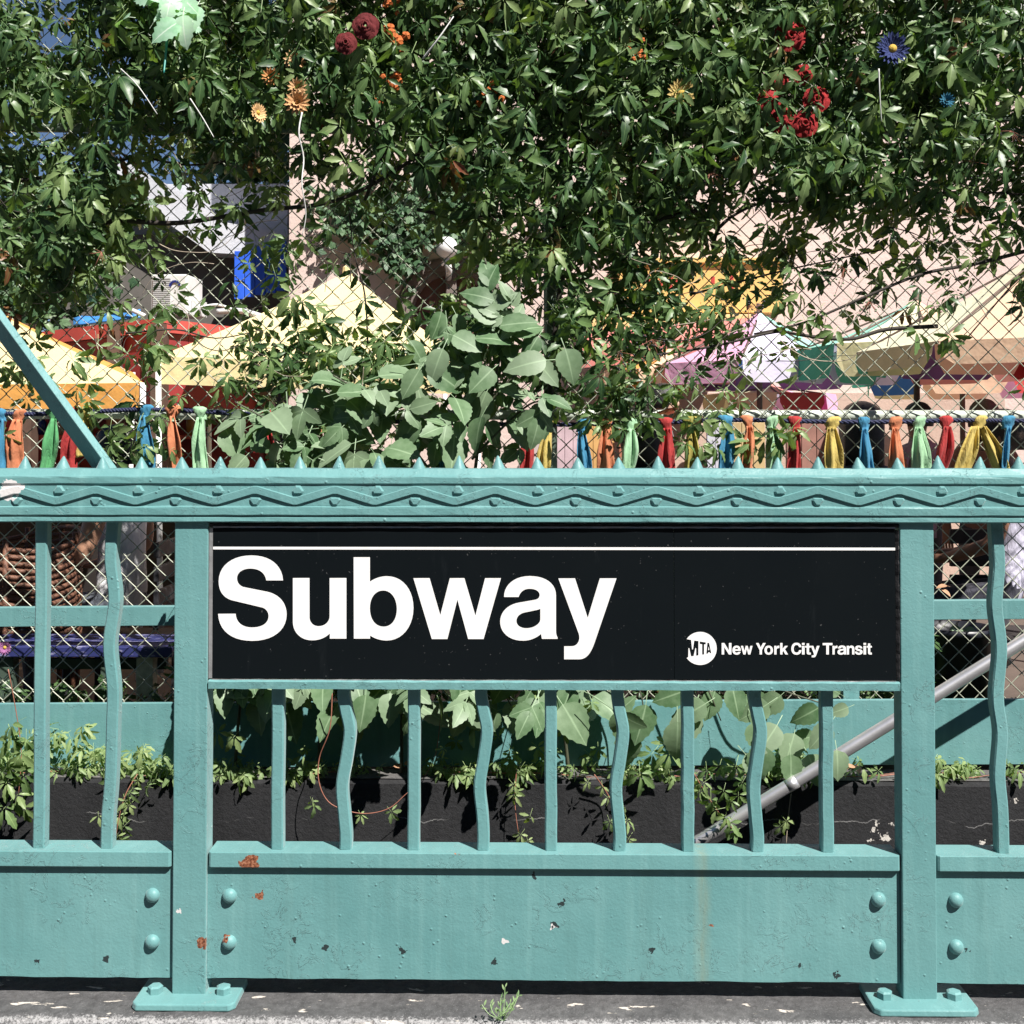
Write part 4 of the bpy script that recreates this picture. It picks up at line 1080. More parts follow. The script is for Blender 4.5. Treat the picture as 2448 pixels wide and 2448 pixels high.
# growth added at the foot of the fence, for foliage and shadow there
gc = []
for _ in range(2600):
    px, py = rr.uniform(-500, 2950), rr.uniform(1500, 1800)
    if px < 430 and py < 1640: continue
    if 2225 < px and py < 1690: continue
    gc.append((P(px, py, rr.uniform(2.08, 2.3)), mat3(rr.gauss(0, .8), rr.uniform(0, 1.1), rr.gauss(0, .7)), rr.uniform(.05, .09)))
hd_ = thing('low_hedge', 'dark leafy growth at the foot of the chain-link fence', 'hedge', (0, 2.2, FL), kind='stuff')
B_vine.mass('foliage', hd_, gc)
# ================================================================== THE COURTYARD BEHIND THE FENCE: BUILDINGS
def stucco(name, a, b):
    t = NT(name)
    c = t.mix(t.ramp(t.noise(1.3, 6), [(0.3, W0), (0.7, W1)]), a, b)
    t.put(Base_Color=c, Roughness=0.9, Normal=t.bump(t.noise(38, 8, .7), 0.5, 0.012)); return t.m
MAT['pink'] = stucco('pink_stucco', (.60, .47, .43, 1), (.68, .55, .50, 1))
MAT['grey_house'] = stucco('grey_white_siding', (.50, .51, .56, 1), (.60, .61, .66, 1))
MAT['stone'] = plain('carved_brown_stone', (.20, .16, .145), .8, 0, .35, 8, .5, 40, .006)
MAT['brownred'] = plain('brown_red_board', (.13, .055, .045), .6, 0, .2, 5)
YW = 8.0
wx0 = P(690, 900, YW).x
bld = thing('stucco_building', 'tall pink stucco building with a round-arched window behind the fence', 'building', (wx0 + 4, YW, FL))
# wall with the arched opening cut out
ac = P(1078, 745, YW); ar = 112 * MPP(YW); sill = P(1078, 800, YW).z
m = MB()
xl, xr, ztop = wx0, wx0 + 12, 9.5
arcp = [(ac.x + ar * math.cos(a), ac.z + ar * math.sin(a)) for a in np.linspace(0, math.pi, 25)]
def wq(pts): m.add([(x, YW, zz) for x, zz in pts], [tuple(range(len(pts)))])
wq([(xl, FL), (ac.x - ar, FL), (ac.x - ar, sill), (ac.x - ar, ac.z), (ac.x - ar, ztop), (xl, ztop)])
wq([(ac.x + ar, FL), (xr, FL), (xr, ztop), (ac.x + ar, ztop), (ac.x + ar, ac.z), (ac.x + ar, sill)])
wq([(ac.x - ar, FL), (ac.x + ar, FL), (ac.x + ar, sill), (ac.x - ar, sill)])
for i in range(24):
    (xa, za), (xb, zb_) = arcp[i], arcp[i + 1]
    wq([(xa, za), (xa, ztop), (xb, ztop), (xb, zb_)])
m.add([(xl, YW, FL), (xl, YW + 6, FL), (xl, YW + 6, ztop), (xl, YW, ztop)], [(0, 1, 2, 3)])
m.add([(xl, YW, ztop), (xr, YW, ztop), (xr, YW + 6, ztop), (xl, YW + 6, ztop)], [(0, 1, 2, 3)])
part('wall', m, MAT['pink'], bld, fix=False)
win = MB(); win.box(ac.x - ar, ac.x + ar, YW + .10, YW + .12, sill, ac.z + ar)
wi = part('window', win, MAT['brownred'], bld)
def archring(r0, r1, y0, y1):
    mm = MB(); n = 28; vs, fs = [], []
    for i in range(n + 1):
        a = math.pi * i / n
        for (r, y) in ((r0, y0), (r1, y0), (r1, y1), (r0, y1)): vs.append((ac.x + r * math.cos(a), y, ac.z + r * math.sin(a)))
    for s in (0, n):
        pass
    for i in range(n):
        for k in range(4): fs.append((i * 4 + k, i * 4 + (k + 1) % 4, i * 4 + 4 + (k + 1) % 4, i * 4 + 4 + k))
    mm.add(vs, fs)
    for sx in (-1, 1):
        mm.box(ac.x + min(sx * r0, sx * r1), ac.x + max(sx * r0, sx * r1), y0, y1, sill, ac.z)
    return mm
for (a, b, y) in ((.98, 1.10, -.05), (1.10, 1.17, -.02), (.90, .98, -.02), (.80, .90, .03)):
    part('arch_moulding', archring(ar * a, ar * b, YW + y, YW + .14), MAT['stone'], wi)
mm = MB(); mm.box(ac.x - .05, ac.x + .05, YW + .02, YW + .11, sill, ac.z + ar * .95); part('mullion', mm, MAT['stone'], wi, bevel=.01)
mm = MB(); mm.box(ac.x + .06, ac.x + ar * .9, YW + .04, YW + .11, ac.z - .04, ac.z + .03); part('crossbar', mm, MAT['stone'], wi, bevel=.01)
mm = MB(); c_ = P(1062, 745, YW - .05)
for k in range(12):
    a = k * math.pi / 6; mm.box(c_.x + .055 * math.cos(a) - .018, c_.x + .055 * math.cos(a) + .018, YW - .02, YW + .08, c_.z + .055 * math.sin(a) - .018, c_.z + .055 * math.sin(a) + .018)
mm.lathe([(.05, -.08), (.05, .04), (.02, .06), (.001, .06)], (c_.x, YW, c_.z), 10, 'y'); part('rosette', mm, MAT['stone'], wi)
mm = MB(); mm.box(ac.x - ar * 1.2, ac.x + ar * 1.2, YW - .08, YW + .1, sill - .08, sill - .001); part('sill', mm, MAT['stone'], bld, bevel=.01)
mm = MB(); mm.box(P(2380, 60, YW).x, wx0 + 12.1, YW - .15, YW - .002, P(2420, 60, YW).z, P(2420, 22, YW).z); part('cornice', mm, plain('white_cornice', (.72, .72, .72), .7), bld, bevel=.02)
# lower storey of the building under its awning
mm = MB(); mm.box(P(1410, 960, YW).x, P(2400, 960, YW).x, YW - .02, YW - .003, FL, P(1800, 940, YW).z); part('base_course', mm, stucco('tan_stucco', (.46, .33, .27, 1), (.55, .41, .34, 1)), bld)
# ivy on the wall
iv = thing('wall_ivy', 'dark ivy patch on the pink wall above the arched window', 'ivy', P(960, 700, YW - .05))
L_ = []
for (cx, cy, sx, sy, n) in ((855, 520, 45, 35, 260), (960, 560, 35, 40, 260), (1060, 520, 45, 35, 260), (1130, 500, 50, 50, 260), (940, 480, 80, 30, 300), (950, 630, 18, 18, 70)):
    for _ in range(n): L_.append((P(rr.gauss(cx, sx), rr.gauss(cy, sy), YW - rr.uniform(.02, .22)), mat3(rr.gauss(0, .6), rr.uniform(0, .9), rr.gauss(0, .5)), rr.uniform(.05, .085)))
B_ivy.mass('foliage', iv, L_)
mm = MB(); mm.tube(smooth_path([P(980, 690, YW - .03), P(960, 620, YW - .03), P(930, 560, YW - .03), P(900, 480, YW - .03)], 5), .012, 6); part('stem', mm, MAT['bark'], iv)
# white globe lamp
c_ = P(1068, 592, YW - .25)
gl = thing('globe_lamp', 'white globe lamp on the wall above the arched window', 'lamp', c_ - Vector((0, 0, .2)))
wht = plain('white_enamel', (.75, .75, .75), .4)
mm = MB(); mm.lathe([(.10 * math.sin(a), -.10 * math.cos(a)) for a in np.linspace(0.05, 3.1, 12)], tuple(c_), 16); part('globe', mm, wht, gl, smooth=True)
mm = MB(); mm.tube([c_ - Vector((0, 0, .09)), c_ - Vector((-.02, 0, .2)), c_ + Vector((0, .24, -.24))], .03, 10); part('arm', mm, wht, gl, smooth=True)

# grey house with blue boards, left
YG = 9.0
gx0, gx1 = P(-900, 600, YG).x, P(690, 600, YG).x
gh = thing('grey_house', 'grey-white gabled house with bright blue boarding seen through the fence', 'house', ((gx0 + gx1) / 2, YG, FL))
mm = MB(); mm.box(P(120, 600, YG).x, gx1, YG, YG + 4, FL, P(520, 560, YG).z); part('wall', mm, plain('dim_wall', (.12, .11, .10), .9), gh)  # wall run on to the left to stand in for dark foliage
mm = MB()
a, b, c, d = P(240, 460, YG - .3), P(330, 400, YG - .3), P(500, 560, YG - .3), P(700, 620, YG - .3)
mm.prism_y([(P(235, 470, YG).x, P(235, 470, YG).z), (P(320, 400, YG).x, P(320, 400, YG).z), (P(420, 455, YG).x, P(420, 455, YG).z), (P(560, 545, YG).x, P(560, 545, YG).z), (P(700, 570, YG).x, P(700, 570, YG).z), (P(700, 625, YG).x, P(700, 625, YG).z), (P(520, 615, YG).x, P(520, 615, YG).z), (P(400, 530, YG).x, P(400, 530, YG).z), (P(300, 470, YG).x, P(300, 470, YG).z)], YG - .3, YG + .2)
part('gable_board', mm, MAT['grey_house'], gh)
mm = MB(); mm.box(P(330, 380, YG + 1).x, P(720, 380, YG + 1).x, YG + .3, YG + 3, FL, P(400, 440, YG + .3).z); part('rear_wall', mm, MAT['grey_house'], gh)
blue = plain('bright_blue_board', (.03, .13, .75), .5, 0, .25, 6)
for k in range(5):
    xa, xb = P(560 + k * 25, 650, YG - .4).x, P(560 + k * 25 + 23.5, 650, YG - .4).x
    mm = MB(); mm.box(xa, xb, YG - .40, YG - .36, P(600, 715 - k * 5, YG - .4).z, P(600, 600 - 6 * k, YG - .4).z); part('blue_board', mm, blue, gh, bevel=.004)
# yellow signboard and salmon awning
def quadbox(name, pxs, Y0, Y1, mat, parent=None, loc=None):
    """box given by its left, right, top and bottom pixels"""
    l, r, t_, b_ = pxs; p0, p1 = P(l, t_, Y0), P(r, b_, Y0)
    mm = MB(); mm.box(p0.x, p1.x, Y0, Y1, p1.z, p0.z); return part(name, mm, mat, parent, bevel=.006)
ylw = plain('yellow_sign_paint', (.72, .47, .16), .5, 0, .12, 4)
ys = thing('yellow_signboard', 'long yellow signboard fixed to the pink wall behind the creeper', 'signboard', P(1680, 745, YW - .2))
quadbox('board', (1480, 1872, 628, 748), YW - .2, YW - .004, ylw, ys)
quadbox('lower_strip', (1400, 1800, 752, 800), YW - .3, YW - .004, plain('pale_yellow_paint', (.75, .55, .25), .5), ys)
quadbox('frame', (1470, 1882, 616, 628), YW - .24, YW - .004, ylw, ys)
for k, px in enumerate((1600, 1622, 1612, 1545, 1575, 1720, 1745, 1700)):
    quadbox('red_mark', (px, px + 9, 655 + (k % 3) * 6, 690 - (k % 2) * 12), YW - .203, YW - .199, plain('red_sign_paint', (.45, .05, .04), .5), ys)
aw = thing('salmon_awning', 'faded salmon awning below the yellow signboard', 'awning', P(1560, 810, YW - .6))
p = [P(1380, 835, YW - .9), P(1790, 800, YW - .9), P(1790, 760, YW - .31), P(1400, 790, YW - .31)]
mm = MB(); mm.add([*p, *[q - Vector((0, 0, .02)) for q in p]], [(0, 1, 2, 3), (7, 6, 5, 4), (0, 4, 5, 1), (1, 5, 6, 2), (2, 6, 7, 3), (3, 7, 4, 0)])
part('canopy', mm, plain('salmon_canvas', (.55, .19, .17), .8, 0, .2, 6), aw)
mm = MB(); q = [p[0], p[1], p[1] - Vector((0, 0, .16)), p[0] - Vector((0, 0, .16))]; mm.add([*[v - Vector((0, .006, 0)) for v in q], *[v - Vector((0, .001, 0)) for v in q]], [(0, 1, 2, 3), (7, 6, 5, 4), (0, 4, 5, 1), (1, 5, 6, 2), (2, 6, 7, 3), (3, 7, 4, 0)]); part('valance', mm, MAT['salmon_canvas'], aw)

# ------------------------------------------------------------------ red bar hut with the air conditioner on its roof
YR = 5.6
red = plain('dark_red_board', (.24, .020, .022), .55, 0, .25, 5, .2, 40)
redl = plain('red_fascia', (.42, .06, .05), .55, 0, .25, 5, .2, 40)
brown = plain('brown_timber', (.10, .06, .045), .7, 0, .3, 12, .3, 60)
hut = thing('red_bar_hut', 'dark red boarded bar hut with open shelves behind the orange canopy', 'hut', P(380, 1300, YR))
kx, kz = P(382, 762, YR), None
segs = [(P(60, 800, YR + .5), P(382, 762, YR)), (P(382, 762, YR), P(645, 792, YR + .6))]
for si, (a, b) in enumerate(segs):
    n = 4
    for k in range(n):
        p0, p1 = a.lerp(b, k / n), a.lerp(b, (k + .985) / n)
        mm = MB(); vs = []
        for p in (p0, p1): vs += [p + Vector((0, 0, -.10)), p + Vector((0, 0, -.62)), p + Vector((0, .03, -.62)), p + Vector((0, .03, -.10))]
        mm.add(vs, [(0, 1, 5, 4), (1, 2, 6, 5), (2, 3, 7, 6), (3, 0, 4, 7), (0, 3, 2, 1), (4, 5, 6, 7)]); part('board', mm, red, hut)
    mm = MB(); vs = []
    for p in (a, b): vs += [p + Vector((0, -.05, 0)), p + Vector((0, -.05, -.095)), p + Vector((0, .04, -.095)), p + Vector((0, .04, 0))]
    mm.add(vs, [(0, 1, 5, 4), (1, 2, 6, 5), (2, 3, 7, 6), (3, 0, 4, 7), (0, 3, 2, 1), (4, 5, 6, 7)]); part('fascia', mm, redl, hut)
mm = MB(); mm.add([P(60, 800, YR + .5), P(382, 762, YR), P(645, 792, YR + .6), P(645, 792, YR + .6) + Vector((0, 2, 0)), P(60, 800, YR + .5) + Vector((0, 2, 0))], [(0, 1, 2, 3, 4)]); part('roof', mm, brown, hut)
for px, Y_ in ((382, YR - .02), (278, YR + .12), (70, YR + .45), (640, YR + .55)):
    x = P(px, 800, Y_).x; zt_ = P(px, 775, Y_).z
    mm = MB(); mm.box(x - .045, x + .045, Y_ - .06, Y_ - .03 + .1, FL, zt_); part('post', mm, brown, hut)
yb_ = YR + .9
quadbox('back_wall', (-300, 640, 905, 1420), yb_, yb_ + .05, red, hut)
for py in (1040, 1120, 1200):
    quadbox('shelf', (-280, 470, py, py + 10), yb_ - .35, yb_ - .001, redl, hut)
quadbox('counter', (-280, 500, 1230, 1420), yb_ - 1.2, yb_ - 1.1, plain('dark_counter', (.02, .016, .015), .6), hut)
for k, (px, h, colr, lab) in enumerate(((62, .22, (.5, .5, .5), 'pale grey'), (100, .17, (.02, .06, .3), 'dark blue'), (150, .26, (.45, .42, .36), 'tall cream'), (165, .2, (.05, .12, .06), 'dark green'), (455, .22, (.35, .2, .05), 'amber'))):
    zz = P(px, 1039, yb_ - .2).z; x = P(px, 1039, yb_ - .2).x
    th = thing('bottle', lab + ' bottle on the upper shelf of the dark red hut', 'bottle', (x, yb_ - .2, zz), 'bottles on the red hut shelf')
    mt = plain('bottle_%d' % k, colr, .25)
    part('bottle_body', MB().lathe([(.001, 0), (.035, 0), (.035, h * .55), (.013, h * .75), (.013, h)], (x, yb_ - .2, zz), 10), mt, th, smooth=True)
    part('cap', MB().lathe([(.0145, h - .02), (.0145, h + .005), (.001, h + .005)], (x, yb_ - .2, zz), 10), brown, th, smooth=True)
# air conditioner
YA = 6.0
ac0 = P(358, 755, YA)
aco = thing('air_conditioner', 'white outdoor air conditioner unit on the red hut roof', 'air conditioner', ac0)
acm = plain('off_white_casing', (.62, .63, .64), .45)
x0, x1 = P(358, 755, YA).x, P(446, 755, YA).x; z0_, z1_ = P(400, 752, YA).z, P(400, 655, YA).z
dep = .34
MR = Matrix.Rotation(R(-4), 4, 'Z')
def acbox(name, a, b, c, d, e, f, mat, bevel=.006):
    mm = MB(); mm.box(a, b, c, d, e, f); pv = Vector((x1, YA, 0)); mm.v = [tuple((MR @ (Vector(v) - pv)) + pv) for v in mm.v]; return part(name, mm, mat, aco, bevel=bevel)
acbox('casing', x0, x1, YA, YA + dep, z0_, z1_, acm, .012)
gr = plain('grille_grey', (.40, .41, .42), .5)
for k in range(16):
    zz = z0_ + .04 + (z1_ - z0_ - .08) * k / 15
    acbox('grille_slat', x0 + .02, x0 + (x1 - x0) * .55, YA - .012, YA - .002, zz, zz + .010, gr, 0)
acbox('side_cover', x1 + .001, x1 + .06, YA + .1, YA + dep * .8, z0_, z0_ + (z1_ - z0_) * .4, acm)
mm = MB(); cc = Vector((x1 - .09, YA - .004, z1_ - .09)); cc = (MR @ (cc - Vector((x1, YA, 0)))) + Vector((x1, YA, 0))
for i in range(8):
    a = math.pi * i / 8 + .3; mm.box(cc.x + .035 * math.cos(a) - .008, cc.x + .035 * math.cos(a) + .008, cc.y - .006, cc.y + .004, cc.z + .035 * math.sin(a) - .008, cc.z + .035 * math.sin(a) + .008)
part('badge', mm, plain('badge_blue', (.02, .03, .18), .4), aco)
# pale pipes and blue board lying on the hut roof
for lab, a, b, r, mt in (('long white pipe lying on the red hut roof by the blue tarpaulin', P(265, 742, 6.2), P(345, 755, 6.0), .018, wht), ('grey-white pipe lying on the roof right of the air conditioner', P(520, 745, 6.2), P(640, 762, 6.1), .022, acm), ('thin pale conduit curving beside the air conditioner', P(480, 735, 6.1), P(560, 742, 6.1), .012, acm)):
    th = thing('roof_pipe', lab, 'pipe', b, 'pipes on the hut roof'); mm = MB(); mm.tube(smooth_path([a, (a + b) / 2 + Vector((0, 0, .03)), b], 5), r, 8); part('tube', mm, mt, th, smooth=True)
bt = thing('blue_tarpaulin', 'bright blue folded tarpaulin on the red hut roof', 'tarpaulin', P(255, 778, 6.1))
mm = MB(); vs, fs = [], []
for j in range(5):
    for i in range(9):
        p = P(175 + i * 20, 776 - i * 2.4 - (0 if j == 0 else 16 + 3 * math.sin(i * 1.7)), 6.1 + j * .12); vs.append(p)
for j in range(4):
    for i in range(8): fs.append((j * 9 + i, j * 9 + i + 1, j * 9 + 10 + i, j * 9 + 9 + i))
mm.add(vs, fs); o_ = part('sheet', mm, plain('blue_sheet', (.05, .22, .55), .5), bt, smooth=True); sm = o_.modifiers.new('s', 'SOLIDIFY'); sm.thickness = .012

# ------------------------------------------------------------------ canopies and parasols
def canvas(name, rgb):
    if name in MAT: return MAT[name]
    t = NT(name); c = (*rgb, 1)
    v = t.ramp(t.noise(6, 5), [(0.25, (.86,) * 3), (0.75, (1.04,) * 3)])
    col = t.mix(1.0, c, v, 'MULTIPLY')
    t.put(Base_Color=col, Roughness=.85, Normal=t.bump(t.noise(9, 3), .5, .02))
    tr = t.node('ShaderNodeBsdfTranslucent'); t.link(col, tr.inputs['Color'])
    ms = t.node('ShaderNodeMixShader'); ms.inputs[0].default_value = .25
    t.link(t.b.outputs[0], ms.inputs[1]); t.link(tr.outputs[0], ms.inputs[2]); t.link(ms.outputs[0], t.o.inputs['Surface'])
    MAT[name] = t.m; return t.m
CV = {k: canvas('canvas_' + k, v) for k, v in dict(yellow=(.90, .76, .42), orange=(.80, .40, .10), cream=(.86, .82, .60), peach=(.86, .60, .42), magenta=(.55, .06, .22), mint=(.34, .72, .60), red=(.50, .05, .05), green=(.09, .48, .32), blue=(.07, .20, .52), lavender=(.74, .70, .88), pink=(.84, .45, .66), salmon=(.74, .32, .28), violet=(.26, .13, .32), sand=(.80, .72, .42)).items()}
def panel_strip(mm, a, b, h, drop, n=6, scal=0.25, mi=0):
    """valance hanging from edge a-b, with rounded lower corners"""
    vs, fs = [], []
    for i in range(n + 1):
        t_ = i / n; p = a.lerp(b, t_); e = min(t_, 1 - t_) * 2
        hh = h * (1 - scal * (1 - min(1, e * 4)) ** 2)
        vs += [p, p - Vector((0, 0, hh)) + drop]
    for i in range(n): fs.append((2 * i, 2 * i + 2, 2 * i + 3, 2 * i + 1))
    mm.add(vs, fs, mi)
def tent(label, corners, apex, h, cols, legs, name='canopy_tent'):
    c0 = sum(corners, Vector()) / 4
    th = thing(name, label, 'canopy', Vector((c0.x, c0.y, FL)), 'yellow canopies')
    for k in range(4):
        a, b = corners[k], corners[(k + 1) % 4]; mm = MB(); n = 8; vs, fs = [], []
        for j in range(n + 1):
            s = j / n; sag = -.05 * math.sin(math.pi * s)
            for i in range(n + 1):
                t_ = i / n; e = a.lerp(b, t_); p = e.lerp(apex, s); p.z += sag * (1 - abs(2 * t_ - 1) * .6) ; vs.append(p)
        for j in range(n):
            for i in range(n): q = j * (n + 1) + i; fs.append((q, q + 1, q + n + 2, q + n + 1))
        mm.add(vs, fs); part('roof_panel', mm, cols[k % len(cols)], th, smooth=True)
        mm = MB(); panel_strip(mm, a, b, h, Vector((0, 0, 0)), 10, 0); part('valance', mm, cols[(k + 1) % len(cols)] if len(cols) > 1 else cols[0], th)
    for k in legs:
        c = corners[k]; mm = MB(); mm.tube([(c.x + .02 * (1 if k in (0, 3) else -1), c.y + (.02 if k < 2 else -.02), FL), (c.x, c.y, c.z)], .017, 10); part('leg', mm, wht, th, smooth=True)
    mm = MB(); mm.lathe([(.001, .05), (.03, .03), (.035, -.04)], tuple(apex), 10); part('finial', mm, cols[0], th)
    return th
tent('yellow pyramid canopy in the middle with its peak above the foliage', [P(378, 852, 4.1), P(1145, 878, 4.1), P(1065, 822, 6.0), P(500, 812, 6.0)], P(830, 650, 5.0), .16, [CV['yellow'], CV['orange']][:1], (0, 1, 2, 3))
tent('yellow-orange canopy cut off by the left edge behind the diagonal bar', [P(-520, 925, 3.9), P(342, 915, 3.9), P(318, 890, 5.6), P(-400, 870, 5.6)], P(-110, 690, 4.8), .15, [CV['yellow'], CV['orange']], (0, 1, 2, 3))
def parasol(label, apex, rad, drop, cols, vcols, h, rot, n=8, pole=True):
    th = thing('parasol', label, 'parasol', Vector((apex.x, apex.y, FL)), 'patchwork parasols')
    ring = [apex + Vector((rad * math.cos(rot + 2 * math.pi * k / n), rad * math.sin(rot + 2 * math.pi * k / n), -drop)) for k in range(n)]
    for k in range(n):
        a, b = ring[k], ring[(k + 1) % n]; mm = MB(); vs, fs = [], []; m_ = 5
        for j in range(m_ + 1):
            for i in range(m_ + 1):
                s = j / m_; p = a.lerp(b, i / m_).lerp(apex, s); p.z -= .05 * math.sin(math.pi * s) ; vs.append(p)
        for j in range(m_):
            for i in range(m_): q = j * (m_ + 1) + i; fs.append((q, q + 1, q + m_ + 2, q + m_ + 1))
        mm.add(vs, fs); g = part('panel', mm, cols[k % len(cols)], th, smooth=True)
        mid = (a + b) / 2 - Vector((apex.x, apex.y, 0)); out = Vector((mid.x, mid.y, 0)).normalized() * .015
        mm = MB(); panel_strip(mm, a.lerp(b, .02), a.lerp(b, .98), h, out, 10, .45); part('valance', mm, vcols[k % len(vcols)], th)
        mm = MB(); mm.tube([apex - Vector((0, 0, .03)), a + Vector((0, 0, -.01))], .007, 5); part('rib', mm, brown, th)
    mm = MB(); mm.tube([(apex.x, apex.y, FL), (apex.x, apex.y, apex.z + .06)], .022, 10); part('pole', mm, brown, th, smooth=True)
    return th
c = CV
def seq(s): return [c[k] for k in s.split()]
# angles run counter-clockwise from +x; the side towards the street is around -90 degrees
parasol('big patchwork parasol at the right edge with cream and peach panels', P(2500, 590, 4.4), 1.10, .62, seq('magenta red violet mint cream peach magenta pink'), seq('magenta red violet green sand peach magenta pink'), .13, R(-9))
parasol('mint and cream parasol half hidden under the big patchwork parasol', P(2190, 715, 5.4), .80, .34, seq('peach salmon lavender lavender mint cream peach magenta'), seq('salmon salmon lavender lavender green sand peach red'), .22, R(-12))
parasol('pink and lavender parasol behind the bare creeper twigs', P(1815, 745, 6.3), .85, .42, seq('mint lavender blue salmon salmon pink lavender mint'), seq('green violet violet red peach pink lavender green'), .16, R(-20))
parasol('far red and orange parasol below the big patchwork parasol', P(2300, 855, 6.9), .78, .10, seq('pink peach cream mint mint peach salmon magenta'), seq('pink peach sand green blue peach red magenta'), .22, R(5))
parasol('far salmon and pink parasol low above the ribbons', P(1840, 915, 7.2), .55, .10, seq('pink lavender cream cream cream peach salmon pink'), seq('magenta pink sand sand sand peach red pink'), .15, R(-5))
parasol('far orange parasol hidden behind the creeper clusters', P(1600, 830, 6.8), .55, .20, seq('violet red orange peach orange peach salmon red'), seq('violet violet orange peach peach peach salmon red'), .12, R(12))

# leafy trees far left
def far_tree(label, blobs, Y, trunk, bank=B_ivy, sc=(.06, .10), name='leafy_tree'):
    th = thing(name, label, 'tree', Vector((P(trunk[0], 900, Y).x, Y, FL)), 'trees behind the fence')
    L = []
    for (cx, cy, sx, sy, n) in blobs:
        for _ in range(n): L.append((P(rr.gauss(cx, sx), rr.gauss(cy, sy), Y + rr.gauss(0, .35)), mat3(rr.gauss(0, .8), rr.uniform(-.2, 1.0), rr.gauss(0, .7)), rr.uniform(*sc)))
    bank.mass('crown', th, L)
    x = P(trunk[0], 900, Y).x
    mm = MB(); mm.tube(smooth_path([(x, Y, FL), (x + .05, Y, 1.2), (x - .08, Y + .05, 2.4), (x + .1, Y, P(trunk[0], trunk[1], Y).z)], 5), [.08 - .06 * i / 16 for i in range(16)], 8); part('trunk', mm, MAT['bark'], th, smooth=True)
    for k in range(5):
        z_ = 1.6 + .3 * k; a = k * 2.1
        mm = MB(); mm.tube([(x, Y, z_), (x + .4 * math.cos(a), Y + .4 * math.sin(a), z_ + .35), (x + .75 * math.cos(a), Y + .7 * math.sin(a), z_ + .55)], [.03, .02, .008], 6); part('limb', mm, MAT['bark'], th, smooth=True)
    return th
far_tree('dense dark green tree behind the left end of the fence', [(60, 560, 70, 90, 900), (170, 600, 50, 60, 500), (20, 700, 60, 50, 500), (260, 480, 50, 40, 300), (-150, 560, 120, 110, 700), (60, 740, 50, 25, 200)], 6.9, (60, 520))
far_tree('tall tree behind the creeper above the grey house', [(540, 240, 70, 80, 600), (590, 360, 50, 50, 350), (640, 250, 60, 110, 600), (600, 90, 80, 70, 500)], 10.2, (560, 150), sc=(.10, .16))
# small trees in the courtyard shadow
# ================================================================== ROPE AND FABRIC TIES ON THE FENCE
YT = 1.955
navy = plain('navy_rope', (.015, .02, .07), .7, 0, .4, 90, .6, 150, .003)
rope_px = [(-300, 990), (-60, 986), (60, 990), (200, 985), (330, 979), (420, 981), (600, 990), (1000, 1010), (1300, 1015), (1560, 1011), (1750, 1004), (1900, 1007), (2100, 1009), (2300, 1005), (2450, 1006), (2750, 1000)]
rp = smooth_path([P(a, b, YT) for a, b in rope_px], 8)
rope = thing('rope', 'navy braided rope strung along the fence above the ribbons', 'rope', rp[0])
for ph in (0, 2.1, 4.2):
    m = MB(); pth = []
    for i in range(len(rp) - 1):
        for s in range(5):
            p = rp[i].lerp(rp[i + 1], s / 5); a = (i * 5 + s) * .85 + ph
            pth.append(p + Vector((0, .0048 * math.cos(a), .0048 * math.sin(a))))
    m.tube(pth, .0052, 5); part('strand', m, navy, rope, smooth=True)
def rope_y(px): return float(np.interp(px, [a for a, b in rope_px], [b for a, b in rope_px]))
def cloth(name, rgb):
    if name in MAT: return MAT[name]
    t = NT(name)
    v = t.ramp(t.noise(18, 4), [(.3, (.82,) * 3), (.7, (1.08,) * 3)])
    t.put(Base_Color=t.mix(1.0, (*rgb, 1), v, 'MULTIPLY'), Roughness=.9, Normal=t.bump(t.noise(420, 2), .4, .001, t.bump(t.noise(1, 5, .6, t.mapped((60, 30, 16)), 1.2), .7, .008))); t.b.inputs['Sheen Weight'].default_value = .0 if 'petal' in name else .05
    MAT[name] = t.m; return t.m
TC = dict(blue=(.045, .22, .37), orange=(.56, .20, .095), green=(.09, .33, .13), mint=(.33, .56, .34), red=(.38, .03, .03), yellow=(.56, .43, .12), olive=(.33, .28, .06))
